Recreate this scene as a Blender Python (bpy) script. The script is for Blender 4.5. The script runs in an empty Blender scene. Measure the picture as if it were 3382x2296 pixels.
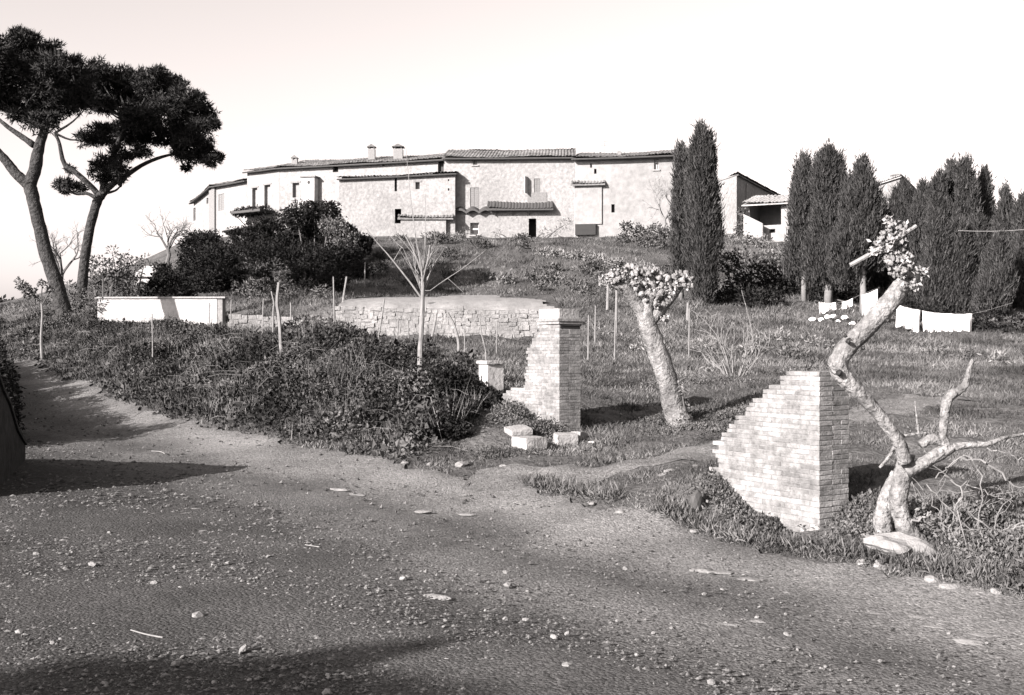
import bpy, bmesh, math
import numpy as np

# ------------------------------------------------------------------ camera, sky, sun, exposure
SC = bpy.context.scene
COL = SC.collection
F, CX, CY, EYE = 3570.0, 1691.0, 1148.0, 2.0        # focal length in photo pixels, image centre, eye height
SUN_EL = math.radians(22.0)
SUN_AZ = math.radians(225.0)                         # clockwise from +Y
cam = bpy.data.cameras.new('camera'); camo = bpy.data.objects.new('camera', cam); COL.objects.link(camo)
cam.sensor_width = 36.0; cam.lens = 36.0 * F / 3382.0; cam.clip_start = 0.05; cam.clip_end = 6000
camo.location = (0, 0, EYE); camo.rotation_euler = (math.radians(90), 0, 0)
SC.camera = camo
SC.render.resolution_x, SC.render.resolution_y = 1024, 695

wd = bpy.data.worlds.new('World'); SC.world = wd; wd.use_nodes = True
nt = wd.node_tree
sky = nt.nodes.new('ShaderNodeTexSky'); sky.sky_type = 'NISHITA'; sky.sun_disc = False
sky.sun_elevation = SUN_EL; sky.sun_rotation = SUN_AZ
sky.air_density = 1.0; sky.dust_density = 2.0; sky.ozone_density = 1.0
dot = nt.nodes.new('ShaderNodeVectorMath'); dot.operation = 'DOT_PRODUCT'; dot.inputs[1].default_value = (0.3, 0.3, 0.4)
tint = nt.nodes.new('ShaderNodeVectorMath'); tint.operation = 'SCALE'; tint.inputs[0].default_value = (1.0, 0.91, 0.88)
bg = nt.nodes['Background']; bg.inputs[1].default_value = 0.086
nt.links.new(sky.outputs[0], dot.inputs[0]); nt.links.new(dot.outputs['Value'], tint.inputs['Scale'])
nt.links.new(tint.outputs[0], bg.inputs[0])

sl = bpy.data.lights.new('sun', 'SUN'); sl.energy = 5.0; sl.angle = math.radians(0.5); sl.color = (1.0, 0.93, 0.90)
so = bpy.data.objects.new('sun', sl); COL.objects.link(so); so.location = (-30, -25, 40)
so.rotation_euler = (math.pi / 2 - SUN_EL, 0, math.pi - SUN_AZ)
SC.view_settings.view_transform = 'Standard'; SC.view_settings.look = 'None'
SC.view_settings.gamma = 1.0; SC.view_settings.use_curve_mapping = False
SC.view_settings.exposure = 1.97
SC.cycles.max_bounces = 5; SC.cycles.diffuse_bounces = 2; SC.cycles.transparent_max_bounces = 4

# ------------------------------------------------------------------ helpers
rng = np.random.default_rng(7)
A = np.array
def W(px, py, D):
    return A([(px - CX) / F * D, D, EYE - (py - CY) / F * D])

def mk(name, V, Fs, mat, parent=None, smooth=False, origin=None, attr=None):
    """one mesh object from world-space vertices; Fs is an array or a list of arrays of faces"""
    V = np.asarray(V, float)
    if isinstance(Fs, np.ndarray): Fs = [Fs]
    Fs = [np.asarray(f, int) for f in Fs if len(f)]
    off = A(parent['_w']) if parent is not None else (A(origin, float) if origin is not None else np.zeros(3))
    me = bpy.data.meshes.new(name)
    me.vertices.add(len(V)); me.vertices.foreach_set('co', (V - off).astype(np.float32).ravel())
    nl = sum(f.size for f in Fs); npoly = sum(len(f) for f in Fs)
    me.loops.add(nl); me.loops.foreach_set('vertex_index', np.concatenate([f.ravel() for f in Fs]).astype(np.int32))
    tot = np.concatenate([np.full(len(f), f.shape[1]) for f in Fs]).astype(np.int32)
    st = np.concatenate([[0], np.cumsum(tot)[:-1]]).astype(np.int32)
    me.polygons.add(npoly); me.polygons.foreach_set('loop_start', st)
    me.polygons.foreach_set('use_smooth', np.full(npoly, bool(smooth)))
    me.update(calc_edges=True); me.validate()
    if attr:
        for k, v in attr.items():
            a = me.attributes.new(k, 'FLOAT', 'POINT'); a.data.foreach_set('value', np.asarray(v, np.float32))
    me.materials.append(mat)
    o = bpy.data.objects.new(name, me); COL.objects.link(o)
    if parent is not None:
        o.parent = parent
        o['_w'] = list(parent['_w'])
    else:
        o.location = off; o['_w'] = [float(q) for q in off]
    return o

def tag(o, label=None, cat=None, group=None, kind=None):
    if label: o['label'] = label
    if cat: o['category'] = cat
    if group: o['group'] = group
    if kind: o['kind'] = kind
    return o

def thing(name, label, cat, loc, group=None):
    o = bpy.data.objects.new(name, None); COL.objects.link(o)
    o.empty_display_size = 0.2
    o.location = [float(q) for q in loc]; o['_w'] = [float(q) for q in loc]
    return tag(o, label, cat, group)

def cat_geo(parts):
    """join (V, F) pieces that share the same face size"""
    Vs, Fq = [], {}
    n = 0
    for V, Fs in parts:
        for f in (Fs if isinstance(Fs, list) else [Fs]):
            if len(f): Fq.setdefault(f.shape[1], []).append(np.asarray(f) + n)
        Vs.append(V); n += len(V)
    return np.concatenate(Vs), [np.concatenate(v) for v in Fq.values()]

BOXF = A([[0, 3, 2, 1], [4, 5, 6, 7], [0, 1, 5, 4], [1, 2, 6, 5], [2, 3, 7, 6], [3, 0, 4, 7]])
def box(c, ax, ay, az):
    """box from a corner c and three edge vectors"""
    c, ax, ay, az = [np.asarray(q, float) for q in (c, ax, ay, az)]
    return A([c, c + ax, c + ax + ay, c + ay, c + az, c + ax + az, c + ax + ay + az, c + ay + az]), BOXF
def abox(x0, x1, y0, y1, z0, z1):
    return box((x0, y0, z0), (x1 - x0, 0, 0), (0, y1 - y0, 0), (0, 0, z1 - z0))

def unit(v):
    v = np.asarray(v, float); return v / (np.linalg.norm(v, axis=-1, keepdims=True) + 1e-9)

def smooth_path(P, R, n):
    """Catmull-Rom resample of a polyline with radii"""
    P = np.asarray(P, float); R = np.asarray(R, float)
    Q = np.vstack([2 * P[0] - P[1], P, 2 * P[-1] - P[-2]])
    out, rr = [], []
    m = len(P) - 1
    for t in np.linspace(0, m - 1e-6, n):
        i = int(t); u = t - i
        a, b, c, d = Q[i], Q[i + 1], Q[i + 2], Q[i + 3]
        out.append(0.5 * ((2 * b) + (c - a) * u + (2 * a - 5 * b + 4 * c - d) * u * u + (3 * b - a - 3 * c + d) * u ** 3))
        rr.append(R[i] * (1 - u) + R[i + 1] * u)
    return A(out), A(rr)

def tube(P, R, sides=6, lump=0.0, r=None):
    P = np.asarray(P, float); R = np.asarray(R, float); n = len(P)
    T = unit(np.gradient(P, axis=0))
    ref = A([0.0, 0, 1]) if abs(T[0][2]) < 0.9 else A([0.0, 1, 0])
    N = unit(np.cross(T[0], ref)); V = np.zeros((n, sides, 3))
    ang = np.linspace(0, 2 * np.pi, sides, endpoint=False)
    for i in range(n):
        N = unit(N - T[i] * np.dot(N, T[i])); B = np.cross(T[i], N)
        rad = np.full(sides, R[i])
        if lump and r is not None:
            rad = rad * (1 + lump * r.normal(0, 1, sides).clip(-1.5, 1.8))
        V[i] = P[i] + rad[:, None] * (np.cos(ang)[:, None] * N + np.sin(ang)[:, None] * B)
    V = V.reshape(-1, 3)
    i, j = np.meshgrid(np.arange(n - 1), np.arange(sides), indexing='ij')
    a = i * sides + j; b = i * sides + (j + 1) % sides
    Fq = np.stack([a, b, b + sides, a + sides], -1).reshape(-1, 4)
    c0, c1 = len(V), len(V) + 1
    V = np.vstack([V, P[0], P[-1]])
    k = np.arange(sides)
    Ft = np.vstack([np.stack([np.full(sides, c0), (k + 1) % sides, k], -1),
                    np.stack([np.full(sides, c1), (n - 1) * sides + k, (n - 1) * sides + (k + 1) % sides], -1)])
    return V, [Fq, Ft]

def leafgeo(C, axis, L, Wd, r, fold=0.15):
    """diamond leaves: centres, axes, lengths, half widths"""
    C = np.asarray(C); n = len(C); axis = unit(axis)
    side = unit(np.cross(axis, r.normal(size=(n, 3))))
    nor = np.cross(axis, side)
    L = np.broadcast_to(L, n)[:, None]; Wd = np.broadcast_to(Wd, n)[:, None]
    mid = C + axis * L * 0.5 + nor * L * fold
    V = np.stack([C, mid + side * Wd, C + axis * L, mid - side * Wd], 1).reshape(-1, 3)
    return V, np.arange(4 * n).reshape(n, 4)

def needlegeo(C, axis, L, Wd, r):
    """slim triangles: needles and scale sprays"""
    C = np.asarray(C); n = len(C); axis = unit(axis); side = unit(np.cross(axis, r.normal(size=(n, 3))))
    L = np.broadcast_to(L, n)[:, None]; Wd = np.broadcast_to(Wd, n)[:, None]
    return np.stack([C - side * Wd, C + side * Wd, C + axis * L], 1).reshape(-1, 3), np.arange(3 * n).reshape(n, 3)

def in_ball(n, r, lo=0.5):
    d = unit(r.normal(size=(n, 3)))
    return d, (lo + (1 - lo) * r.random(n) ** 0.6)[:, None]

def clump_leaves(clumps, per, L, Wd, r, out=0.8, lo=0.45, up=0.0, geo=None):
    """clumps: (centre, (rx,ry,rz)); leaves spread through uneven ellipsoids"""
    Vs = []
    for c, rad in clumps:
        rad = A(rad, float) * np.ones(3)
        n = max(12, int(per * (rad[0] * rad[2] + rad[0] * rad[1] + rad[1] * rad[2]) / 3))
        d, q = in_ball(n, r, lo)
        ph = r.random(6) * 6.28
        bump = 1 + 0.16 * np.sin(3 * d[:, 0] + 4 * d[:, 2] + ph[0]) + 0.14 * np.sin(6 * d[:, 1] + 5 * d[:, 0] + ph[1]) + 0.1 * np.sin(9 * d[:, 2] + ph[2] + 5 * d[:, 1])
        C = A(c) + d * q * bump[:, None] * rad
        ax = d * out + r.normal(size=(n, 3)) * 0.6 + A([0, 0, up])
        Vs.append((geo or leafgeo)(C, ax, L * r.uniform(0.6, 1.3, n), Wd * r.uniform(0.7, 1.3, n), r))
    return cat_geo(Vs)

# ------------------------------------------------------------------ materials (neutral greys: the photograph is a black-and-white print)
MATS = {}
def mat(name, v, var=0.25, scale=4.0, rough=0.85, bump=0.0, bscale=30.0, island=0.0, attr=None, detail=6.0, spec=0.2,
        big=None, grit=None, vor=None):
    if name in MATS: return MATS[name]
    m = bpy.data.materials.new(name); m.use_nodes = True; MATS[name] = m
    n = m.node_tree; N = n.nodes; Lk = n.links
    p = N['Principled BSDF']; p.inputs['Roughness'].default_value = rough
    p.inputs['Specular IOR Level'].default_value = spec
    tc = N.new('ShaderNodeTexCoord'); geo = N.new('ShaderNodeNewGeometry')
    def math_(op, a, b):
        q = N.new('ShaderNodeMath'); q.operation = op
        for i, s in enumerate((a, b)):
            if isinstance(s, (int, float)): q.inputs[i].default_value = s
            else: Lk.new(s, q.inputs[i])
        return q.outputs[0]
    nz = N.new('ShaderNodeTexNoise'); nz.inputs['Scale'].default_value = scale; nz.inputs['Detail'].default_value = detail
    nz.inputs['Roughness'].default_value = 0.65
    Lk.new(geo.outputs['Position'], nz.inputs['Vector'])
    mr = N.new('ShaderNodeMapRange'); mr.inputs[1].default_value = 0.28; mr.inputs[2].default_value = 0.72
    mr.inputs[3].default_value = 1 - var; mr.inputs[4].default_value = 1 + var
    Lk.new(nz.outputs['Fac'], mr.inputs[0]); val = mr.outputs[0]
    if big:
        n2 = N.new('ShaderNodeTexNoise'); n2.inputs['Scale'].default_value = big[0]; n2.inputs['Detail'].default_value = 3
        Lk.new(geo.outputs['Position'], n2.inputs['Vector'])
        m2 = N.new('ShaderNodeMapRange'); m2.inputs[1].default_value = 0.35; m2.inputs[2].default_value = 0.65
        m2.inputs[3].default_value = 1 - big[1]; m2.inputs[4].default_value = 1 + big[1]
        Lk.new(n2.outputs['Fac'], m2.inputs[0]); val = math_('MULTIPLY', val, m2.outputs[0])
    if island:
        m3 = N.new('ShaderNodeMapRange'); m3.inputs[3].default_value = 1 - island; m3.inputs[4].default_value = 1 + island
        Lk.new(geo.outputs['Random Per Island'], m3.inputs[0]); val = math_('MULTIPLY', val, m3.outputs[0])
    if attr:
        at = N.new('ShaderNodeAttribute'); at.attribute_name = attr
        val = math_('MULTIPLY', val, at.outputs['Fac'])
    h = nz.outputs['Fac']
    if vor:
        vo = N.new('ShaderNodeTexVoronoi'); vo.inputs['Scale'].default_value = vor[0]; vo.feature = 'DISTANCE_TO_EDGE'
        Lk.new(geo.outputs['Position'], vo.inputs['Vector'])
        m4 = N.new('ShaderNodeMapRange'); m4.inputs[1].default_value = 0.0; m4.inputs[2].default_value = 0.12
        m4.inputs[3].default_value = 1 - vor[1]; m4.inputs[4].default_value = 1.0
        Lk.new(vo.outputs['Distance'], m4.inputs[0]); val = math_('MULTIPLY', val, m4.outputs[0])
    if grit:
        for gs, ga in grit:
            vg = N.new('ShaderNodeTexVoronoi'); vg.inputs['Scale'].default_value = gs
            Lk.new(geo.outputs['Position'], vg.inputs['Vector'])
            sp = N.new('ShaderNodeSeparateColor'); Lk.new(vg.outputs['Color'], sp.inputs[0])
            m5 = N.new('ShaderNodeMapRange'); m5.inputs[3].default_value = 1 - ga; m5.inputs[4].default_value = 1 + ga
            Lk.new(sp.outputs[0], m5.inputs[0]); val = math_('MULTIPLY', val, m5.outputs[0])
            hg = vg.outputs['Distance']
    val = math_('MULTIPLY', val, float(v))
    cmb = N.new('ShaderNodeCombineColor')
    for i in range(3): Lk.new(val, cmb.inputs[i])
    Lk.new(cmb.outputs[0], p.inputs['Base Color'])
    if bump:
        nb = N.new('ShaderNodeTexNoise'); nb.inputs['Scale'].default_value = bscale; nb.inputs['Detail'].default_value = 5
        Lk.new(geo.outputs['Position'], nb.inputs['Vector'])
        bp = N.new('ShaderNodeBump'); bp.inputs['Strength'].default_value = 1.0; bp.inputs['Distance'].default_value = bump
        if grit: Lk.new(math_('SUBTRACT', math_('MULTIPLY', nb.outputs['Fac'], 1.2), math_('MULTIPLY', hg, 0.7)), bp.inputs['Height'])
        else: Lk.new(nb.outputs['Fac'], bp.inputs['Height'])
        Lk.new(bp.outputs[0], p.inputs['Normal'])
    return m

M_ROAD = mat('gravel_road', 0.052, 0.40, 18.0, 0.95, 0.012, 45.0, attr='tone', big=(0.7, 0.22), grit=((80.0, 0.22), (38.0, 0.26)), spec=0.1)
M_SOIL = mat('soil', 0.058, 0.55, 7.0, 0.95, 0.06, 14.0, big=(0.35, 0.3), spec=0.1)
M_GRASS = mat('grass_blade', 0.063, 0.35, 2.2, 0.8, island=0.5, big=(0.45, 0.6), spec=0.15)
M_GRAV = mat('gravel', 0.060, 0.3, 20, 0.9, island=0.55, spec=0.15)
M_STONE = mat('stone', 0.15, 0.3, 14, 0.9, 0.01, 60, spec=0.15)
M_PALE = mat('pale_stone', 0.19, 0.25, 6, 0.9, 0.02, 25, spec=0.15)
M_BRICK = [mat('brick_%d' % i, v, 0.4, 14, 0.92, 0.01, 50, spec=0.1, big=(2.6, 0.28)) for i, v in enumerate((0.128, 0.142, 0.156, 0.112))]
M_MORT = mat('mortar', 0.125, 0.3, 14, 0.95, 0.01, 40, spec=0.1)
M_PLAS = mat('old_plaster', 0.165, 0.22, 2.6, 0.92, 0.03, 4, big=(0.18, 0.10), detail=9, spec=0.1)
M_RUBB = mat('rubble_wall', 0.175, 0.30, 5.0, 0.92, 0.05, 4, big=(0.25, 0.12), detail=9, spec=0.1, vor=(3.6, 0.10))
M_WHITE = mat('whitewash', 0.27, 0.25, 2.5, 0.9, 0.02, 10, spec=0.1, big=(0.8, 0.12), detail=9)
M_TILE = mat('roof_tile', 0.10, 0.45, 5.0, 0.9, 0.02, 20, spec=0.1, big=(0.6, 0.3))
M_TILEP = mat('pale_roof_tile', 0.2, 0.35, 5.0, 0.9, 0.02, 20, spec=0.1)
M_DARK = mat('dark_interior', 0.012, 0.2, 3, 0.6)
M_GLASS = mat('window_glass', 0.02, 0.1, 2, 0.15, spec=0.5)
M_SHUT = mat('grey_shutter', 0.12, 0.12, 6, 0.8)
M_WOOD = mat('weathered_wood', 0.13, 0.3, 9, 0.9, 0.01, 30)
M_WOODP = mat('bleached_wood', 0.17, 0.3, 9, 0.9, 0.01, 30)
M_BARK = mat('pine_bark', 0.03, 0.65, 8, 0.95, 0.12, 9, spec=0.1)
M_MULB = mat('mulberry_bark', 0.125, 0.6, 16, 0.95, 0.05, 26, big=(2.5, 0.35), spec=0.1)
M_TWIG = mat('twig', 0.125, 0.3, 6, 0.9)
M_TWIGD = mat('dark_twig', 0.07, 0.3, 6, 0.9)
M_PINE = mat('pine_needles', 0.020, 0.3, 1.5, 0.8, island=0.5, spec=0.08)
M_CYP = mat('cypress_foliage', 0.030, 0.3, 2.0, 0.85, island=0.5, spec=0.08)
M_EVER = mat('evergreen_leaf', 0.011, 0.35, 1.2, 0.75, island=0.6, spec=0.08)
M_BUSH = mat('bush_leaf', 0.06, 0.3, 1.0, 0.85, island=0.6, big=(0.5, 0.3), spec=0.1)
M_BRAM = mat('bramble_leaf', 0.034, 0.3, 1.6, 0.8, island=0.8, big=(0.8, 0.65), spec=0.12)
M_DRY = mat('dry_stalk', 0.11, 0.3, 2.0, 0.9, island=0.5)
M_PLEAF = mat('pale_leaf', 0.20, 0.2, 3.0, 0.75, island=0.45, spec=0.2)
M_DRYP = mat('pale_dry_brush', 0.12, 0.35, 2.0, 0.9, island=0.6)
M_FLAT = mat('bedded_stone', 0.115, 0.3, 14, 0.9, 0.01, 40)
M_PEB = mat('pebble', 0.125, 0.3, 14, 0.9, 0.01, 40)
M_WST = mat('wall_stone', 0.145, 0.3, 9, 0.92, 0.02, 20, big=(1.2, 0.2))
M_WCORE = mat('wall_core', 0.11, 0.3, 9, 0.95, 0.02, 20)
M_KNOB = mat('knuckle_bark', 0.14, 0.6, 22, 0.92, 0.03, 30, island=0.25)
M_DGR = mat('bank_dry_grass', 0.07, 0.3, 2.0, 0.9, island=0.6, big=(0.6, 0.4))
M_CLOTH = mat('white_linen', 0.75, 0.05, 3, 0.9, spec=0.1)
M_METAL = mat('dark_metal', 0.04, 0.2, 8, 0.6)
M_FAR = mat('far_wood', 0.03, 0.4, 0.4, 0.9, island=0.5, spec=0.05)

# ------------------------------------------------------------------ terrain
def zr(D):
    """level of the road with distance: flat by the camera, then climbing away"""
    D = np.asarray(D, float); t = D - 13.0
    return 0.065 * np.where(t < -3, 0, np.where(t > 3, t, (t + 3) ** 2 / 12))
def road_pt(px, py):
    D = np.linspace(3, 90, 4000)
    f = EYE - (py - CY) / F * D - zr(D)
    i = np.argmax(f < 0) if (f < 0).any() else len(D) - 1
    return A([(px - CX) / F * D[i], D[i]])
EDGE = A([[10.0, 0.2], [6.6, 5.0]] + [list(road_pt(*q)) for q in
         [(3382, 1992), (2900, 1893), (2550, 1822), (2200, 1742), (1900, 1660), (1620, 1592), (1300, 1528), (1000, 1478), (780, 1430),
          (550, 1385), (380, 1330), (200, 1262), (60, 1205)]] + [[-24.0, 41.0], [-40.0, 55.0]])
def edge_side(x, y):
    """signed distance to the road's far edge: positive on the garden side"""
    x = np.asarray(x, float); y = np.asarray(y, float)
    best = np.full(x.shape, 1e9); sg = np.ones(x.shape)
    for a, b in zip(EDGE[:-1], EDGE[1:]):
        d = b - a; L2 = d @ d
        t = np.clip(((x - a[0]) * d[0] + (y - a[1]) * d[1]) / L2, 0, 1)
        qx = x - a[0] - t * d[0]; qy = y - a[1] - t * d[1]
        dist = np.hypot(qx, qy)
        cr = d[0] * (y - a[1]) - d[1] * (x - a[0])
        m = dist < best
        best = np.where(m, dist, best); sg = np.where(m, np.where(cr > 0, -1.0, 1.0), sg)
    return best * sg

CP = []
for x in (-16, -9, -4, 0, 4, 9, 16):
    for y in (-14, -6, 1, 5): CP.append((x, y, 0.0))
for x in (-9, -5, -2, 1): CP.append((x, 9.0, 0.0))
for p in EDGE[2:]: CP.append((p[0], p[1], float(zr(p[1]))))
for p in EDGE[8:]: CP.append((p[0] - 4.0, p[1] - 3.0, float(zr(p[1] - 1.5))))
for q in [(215, 1060, 40), (100, 1075, 40), (270, 1010, 47), (330, 1078, 43.4), (720, 1078, 43.4), (800, 1110, 35), (600, 1120, 33), (400, 1110, 34),
          (1000, 1150, 25), (1200, 1165, 24), (1400, 1190, 23.5), (700, 1140, 28), (1580, 1260, 21), (1100, 1118, 37),
          (1110, 1103, 41.9), (1300, 1104, 41.9), (1500, 1106, 41.9), (1680, 1107, 41.9), (1850, 1108, 41.9), (1110, 1012, 42.9), (1300, 1014, 42.9), (1500, 1016, 42.9), (1680, 1019, 42.9), (1830, 1023, 42.9),
          (1400, 990, 48), (1700, 990, 48), (1400, 945, 54), (1400, 865, 60), (1400, 810, 67), (1400, 788, 73), (1900, 830, 62), (1800, 788, 73), (2150, 780, 73),
          (2000, 880, 56), (2000, 960, 50), (2100, 1040, 43), (1700, 860, 60), (1700, 920, 55),
          (900, 960, 52), (900, 860, 61), (900, 785, 72), (700, 970, 50), (640, 780, 84), (560, 890, 68), (450, 930, 66), (400, 900, 80), (250, 945, 72), (100, 1010, 70), (-100, 1070, 70),
          (1950, 1150, 36), (2100, 1300, 24), (2200, 1215, 30), (2400, 1165, 33), (2600, 1105, 38), (2700, 1070, 42), (3100, 1112, 40), (3300, 1135, 38), (3500, 1130, 38),
          (2500, 1300, 22), (3000, 1300, 22), (3300, 1320, 21), (3300, 1500, 15), (3000, 1510, 15), (2450, 1440, 17), (2250, 1420, 18.6),
          (1850, 1432, 18.4), (1766, 1389, 19.05), (1723, 1347, 19.4), (1660, 1345, 19.9), (1960, 1440, 18.4), (2060, 1390, 20.0),
          (2705, 1775, 11.3), (2603, 1772, 11.67), (2488, 1700, 12.1), (2405, 1602, 12.43), (2362, 1556, 12.65), (2790, 1690, 11.6), (2870, 1640, 12.2),
          (2000, 1500, 16.6), (1800, 1505, 16.6), (2250, 1580, 13.8), (2100, 1550, 14.8),
          (3100, 1720, 10.8), (3382, 1850, 9.3), (2960, 1795, 10.2), (3300, 1660, 11.6),
          (2450, 950, 52), (2400, 830, 62), (2500, 775, 70), (2700, 765, 72), (2900, 900, 56), (3200, 900, 55), (3382, 950, 52), (3000, 760, 76), (3382, 800, 72)]:
    CP.append(tuple(W(*q)))
CP += [(-60, 30, 0.5), (-60, 70, 1.0), (-60, 120, 2.0), (60, 20, 1.0), (60, 50, 4.0), (50, 90, 10), (0, 100, 10.2), (-25, 105, 9), (30, 105, 10), (-100, 0, -1), (100, 0, 0), (0, -80, 0), (100, 120, 8), (-90, 160, 1), (0, 160, 6), (-40, -60, 0), (50, -50, 0)]
CP = A(CP)
def _phi(x, y, P): return np.hypot(x[..., None] - P[:, 0], y[..., None] - P[:, 1])
_n = len(CP)
_K = np.zeros((_n + 3, _n + 3)); _K[:_n, :_n] = _phi(CP[:, 0], CP[:, 1], CP) - 0.03 * np.eye(_n)
_K[:_n, _n] = 1; _K[:_n, _n + 1:] = CP[:, :2]; _K[_n:, :_n] = _K[:_n, _n:].T
_w = np.linalg.solve(_K, np.concatenate([CP[:, 2], [0, 0, 0]]))
def G(x, y):
    x = np.asarray(x, float); y = np.asarray(y, float)
    z = _phi(x, y, CP) @ _w[:_n] + _w[_n] + _w[_n + 1] * x + _w[_n + 2] * y
    r = np.hypot(x, y - 20)
    f = np.clip((r - 120) / 160, 0, 1); f = f * f * (3 - 2 * f)
    return z * (1 - f) + f * -4.0
def GP(px, py, lo=4.0, hi=110.0):
    """where the ray through a photo pixel meets the ground"""
    D = np.linspace(lo, hi, 3000)
    x = (px - CX) / F * D; z = EYE - (py - CY) / F * D
    f = z - G(x, D); i = np.argmax(f < 0) if (f < 0).any() else len(D) - 1
    return A([x[i], D[i], float(G(x[i], D[i]))])
def gz(x, y): return float(G(A(float(x)), A(float(y))))

def axis_steps(segs):
    out = [segs[0][0]]
    for a, b, s in segs:
        n = max(1, int(round((b - a) / s))); out += list(np.linspace(a, b, n + 1)[1:])
    return A(out)
gx = axis_steps([(-2500, -300, 275), (-300, -60, 15), (-60, -22, 1.2), (-22, -8, 0.4), (-8, 8, 0.16), (8, 22, 0.4), (22, 60, 1.2), (60, 300, 15), (300, 2500, 275)])
gy = axis_steps([(-300, -20, 20), (-20, 4, 2), (4, 24, 0.16), (24, 50, 0.4), (50, 80, 0.6), (80, 130, 3), (130, 300, 12), (300, 3000, 300)])
X, Y = np.meshgrid(gx, gy)
Z = np.concatenate([G(X[i:i + 40], Y[i:i + 40]) for i in range(0, len(gy), 40)])
lum = 0.05 * (np.sin(X * 2.1 + 1.3 * np.sin(Y * 1.7)) * np.sin(Y * 2.4 + 1.1 * np.sin(X * 1.2)) + 0.6 * np.sin(X * 5.3 + Y * 3.1) * np.sin(Y * 4.7 - X * 2.2))
ES = edge_side(X, Y)
near = np.clip((140 - np.hypot(X, Y)) / 60, 0, 1)
Z = Z + lum * np.clip(ES / 0.8, 0, 1) * near
Z = Z - 0.05 * np.clip((0.15 - ES) / 0.3, 0, 1) * (np.hypot(X, Y) < 75)
ny, nx = X.shape
ii, jj = np.meshgrid(np.arange(ny - 1), np.arange(nx - 1), indexing='ij'); k = ii * nx + jj
tag(mk('ground', np.stack([X, Y, Z], -1).reshape(-1, 3), np.stack([k, k + 1, k + nx + 1, k + nx], -1).reshape(-1, 4), M_SOIL, smooth=True), kind='structure')

# road sheet: rows along the far edge, columns across it towards the camera
def resample(P, step):
    d = np.concatenate([[0], np.cumsum(np.hypot(*np.diff(P, axis=0).T))]); s = np.arange(0, d[-1], step)
    return np.stack([np.interp(s, d, P[:, 0]), np.interp(s, d, P[:, 1])], -1), s
RP, RS = resample(EDGE, 0.16)
for _ in range(6): RP[1:-1] = (RP[:-2] + 2 * RP[1:-1] + RP[2:]) / 4
rt = unit(np.gradient(RP, axis=0)); rn = np.stack([rt[:, 1], -rt[:, 0]], -1)
rn = np.where((rn @ A([-0.8, -0.6]))[:, None] < 0, -rn, rn); rn = unit(rn * 0.3 + A([-0.78, -0.62]) * 0.7)
vv = np.concatenate([np.arange(0, 9, 0.15), np.arange(9, 34, 0.8)])
jit = (0.10 * np.sin(RS * 1.9) + 0.07 * np.sin(RS * 4.3 + 1) + 0.05 * np.sin(RS * 9.1 + 2)) + 0.05 * rng.normal(size=len(RS))
PW = np.where(RP[:, 1] > 21, 0.36, 1.0)
VX = RP[:, None, :] + rn[:, None, :] * ((vv[None, :] * 1.0)[:, :, None]) - rn[:, None, :] * (jit[:, None] * np.exp(-vv[None, :] / 0.3))[:, :, None]
rx, ry = VX[..., 0], VX[..., 1]
rz = np.concatenate([G(rx[i:i + 60], ry[i:i + 60]) for i in range(0, len(rx), 60)])
V2 = vv[None, :] * np.ones_like(rx)
rz = rz + 0.006 + 0.02 * np.sin(rx * 1.3 + 0.6 * ry) * np.sin(ry * 1.7) * np.clip(V2, 0, 1) - 0.035 * np.exp(-((V2 - 1.7) / 0.45) ** 2) - 0.03 * np.exp(-((V2 - 3.3) / 0.4) ** 2) + 0.0035 * rng.normal(size=rx.shape) * np.clip(V2 / 2, 0.2, 1)
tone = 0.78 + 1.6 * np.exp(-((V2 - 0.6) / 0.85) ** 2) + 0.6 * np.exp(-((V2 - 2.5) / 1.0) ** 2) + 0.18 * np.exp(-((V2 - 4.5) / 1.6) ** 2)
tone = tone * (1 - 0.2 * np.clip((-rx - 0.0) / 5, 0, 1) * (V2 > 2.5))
nr, nc = rx.shape
ii, jj = np.meshgrid(np.arange(nr - 1), np.arange(nc - 1), indexing='ij'); k = ii * nc + jj
keep = ((V2[:-1, :-1] < 7.5) | (ry[:-1, :-1] < 14)) & (rx[:-1, :-1] > -60)
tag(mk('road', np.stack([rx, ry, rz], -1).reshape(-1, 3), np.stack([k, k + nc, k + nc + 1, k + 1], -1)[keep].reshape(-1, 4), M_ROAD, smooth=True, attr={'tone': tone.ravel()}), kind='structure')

# ------------------------------------------------------------------ buildings on the hilltop
class Fac:
    """a vertical facade plane between two plan points given by pixel column and distance"""
    def __init__(s, pa, Da, pb, Db):
        s.a = W(pa, CY, Da)[:2]; s.b = W(pb, CY, Db)[:2]; s.L = np.hypot(*(s.b - s.a)); s.t = (s.b - s.a) / s.L
        s.n = A([s.t[1], -s.t[0]])                       # towards the camera
    def u(s, px):
        k = (px - CX) / F
        return (k * s.a[1] - s.a[0]) / (s.t[0] - k * s.t[1])
    def uz(s, px, py):
        u = s.u(px); D = s.a[1] + s.t[1] * u
        return u, EYE - (py - CY) / F * D
    def p(s, u, z, d=0.0):
        """point at u along, z up, d metres in FRONT of the facade"""
        q = s.a + s.t * u + s.n * d
        return A([q[0], q[1], z])
    def rect(s, px0, py0, px1, py1):
        u0, z1 = s.uz(px0, py0); u1, z0 = s.uz(px1, py1)
        return u0, u1, min(z0, z1), max(z0, z1)
    def slab(s, u0, u1, z0, z1, d0, d1):
        """box lying on the facade between d0 (back) and d1 (front)"""
        return box(s.p(u0, z0, d1), A([*(s.t * (u1 - u0)), 0]), A([*(-s.n * (d1 - d0)), 0]), (0, 0, z1 - z0))

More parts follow.
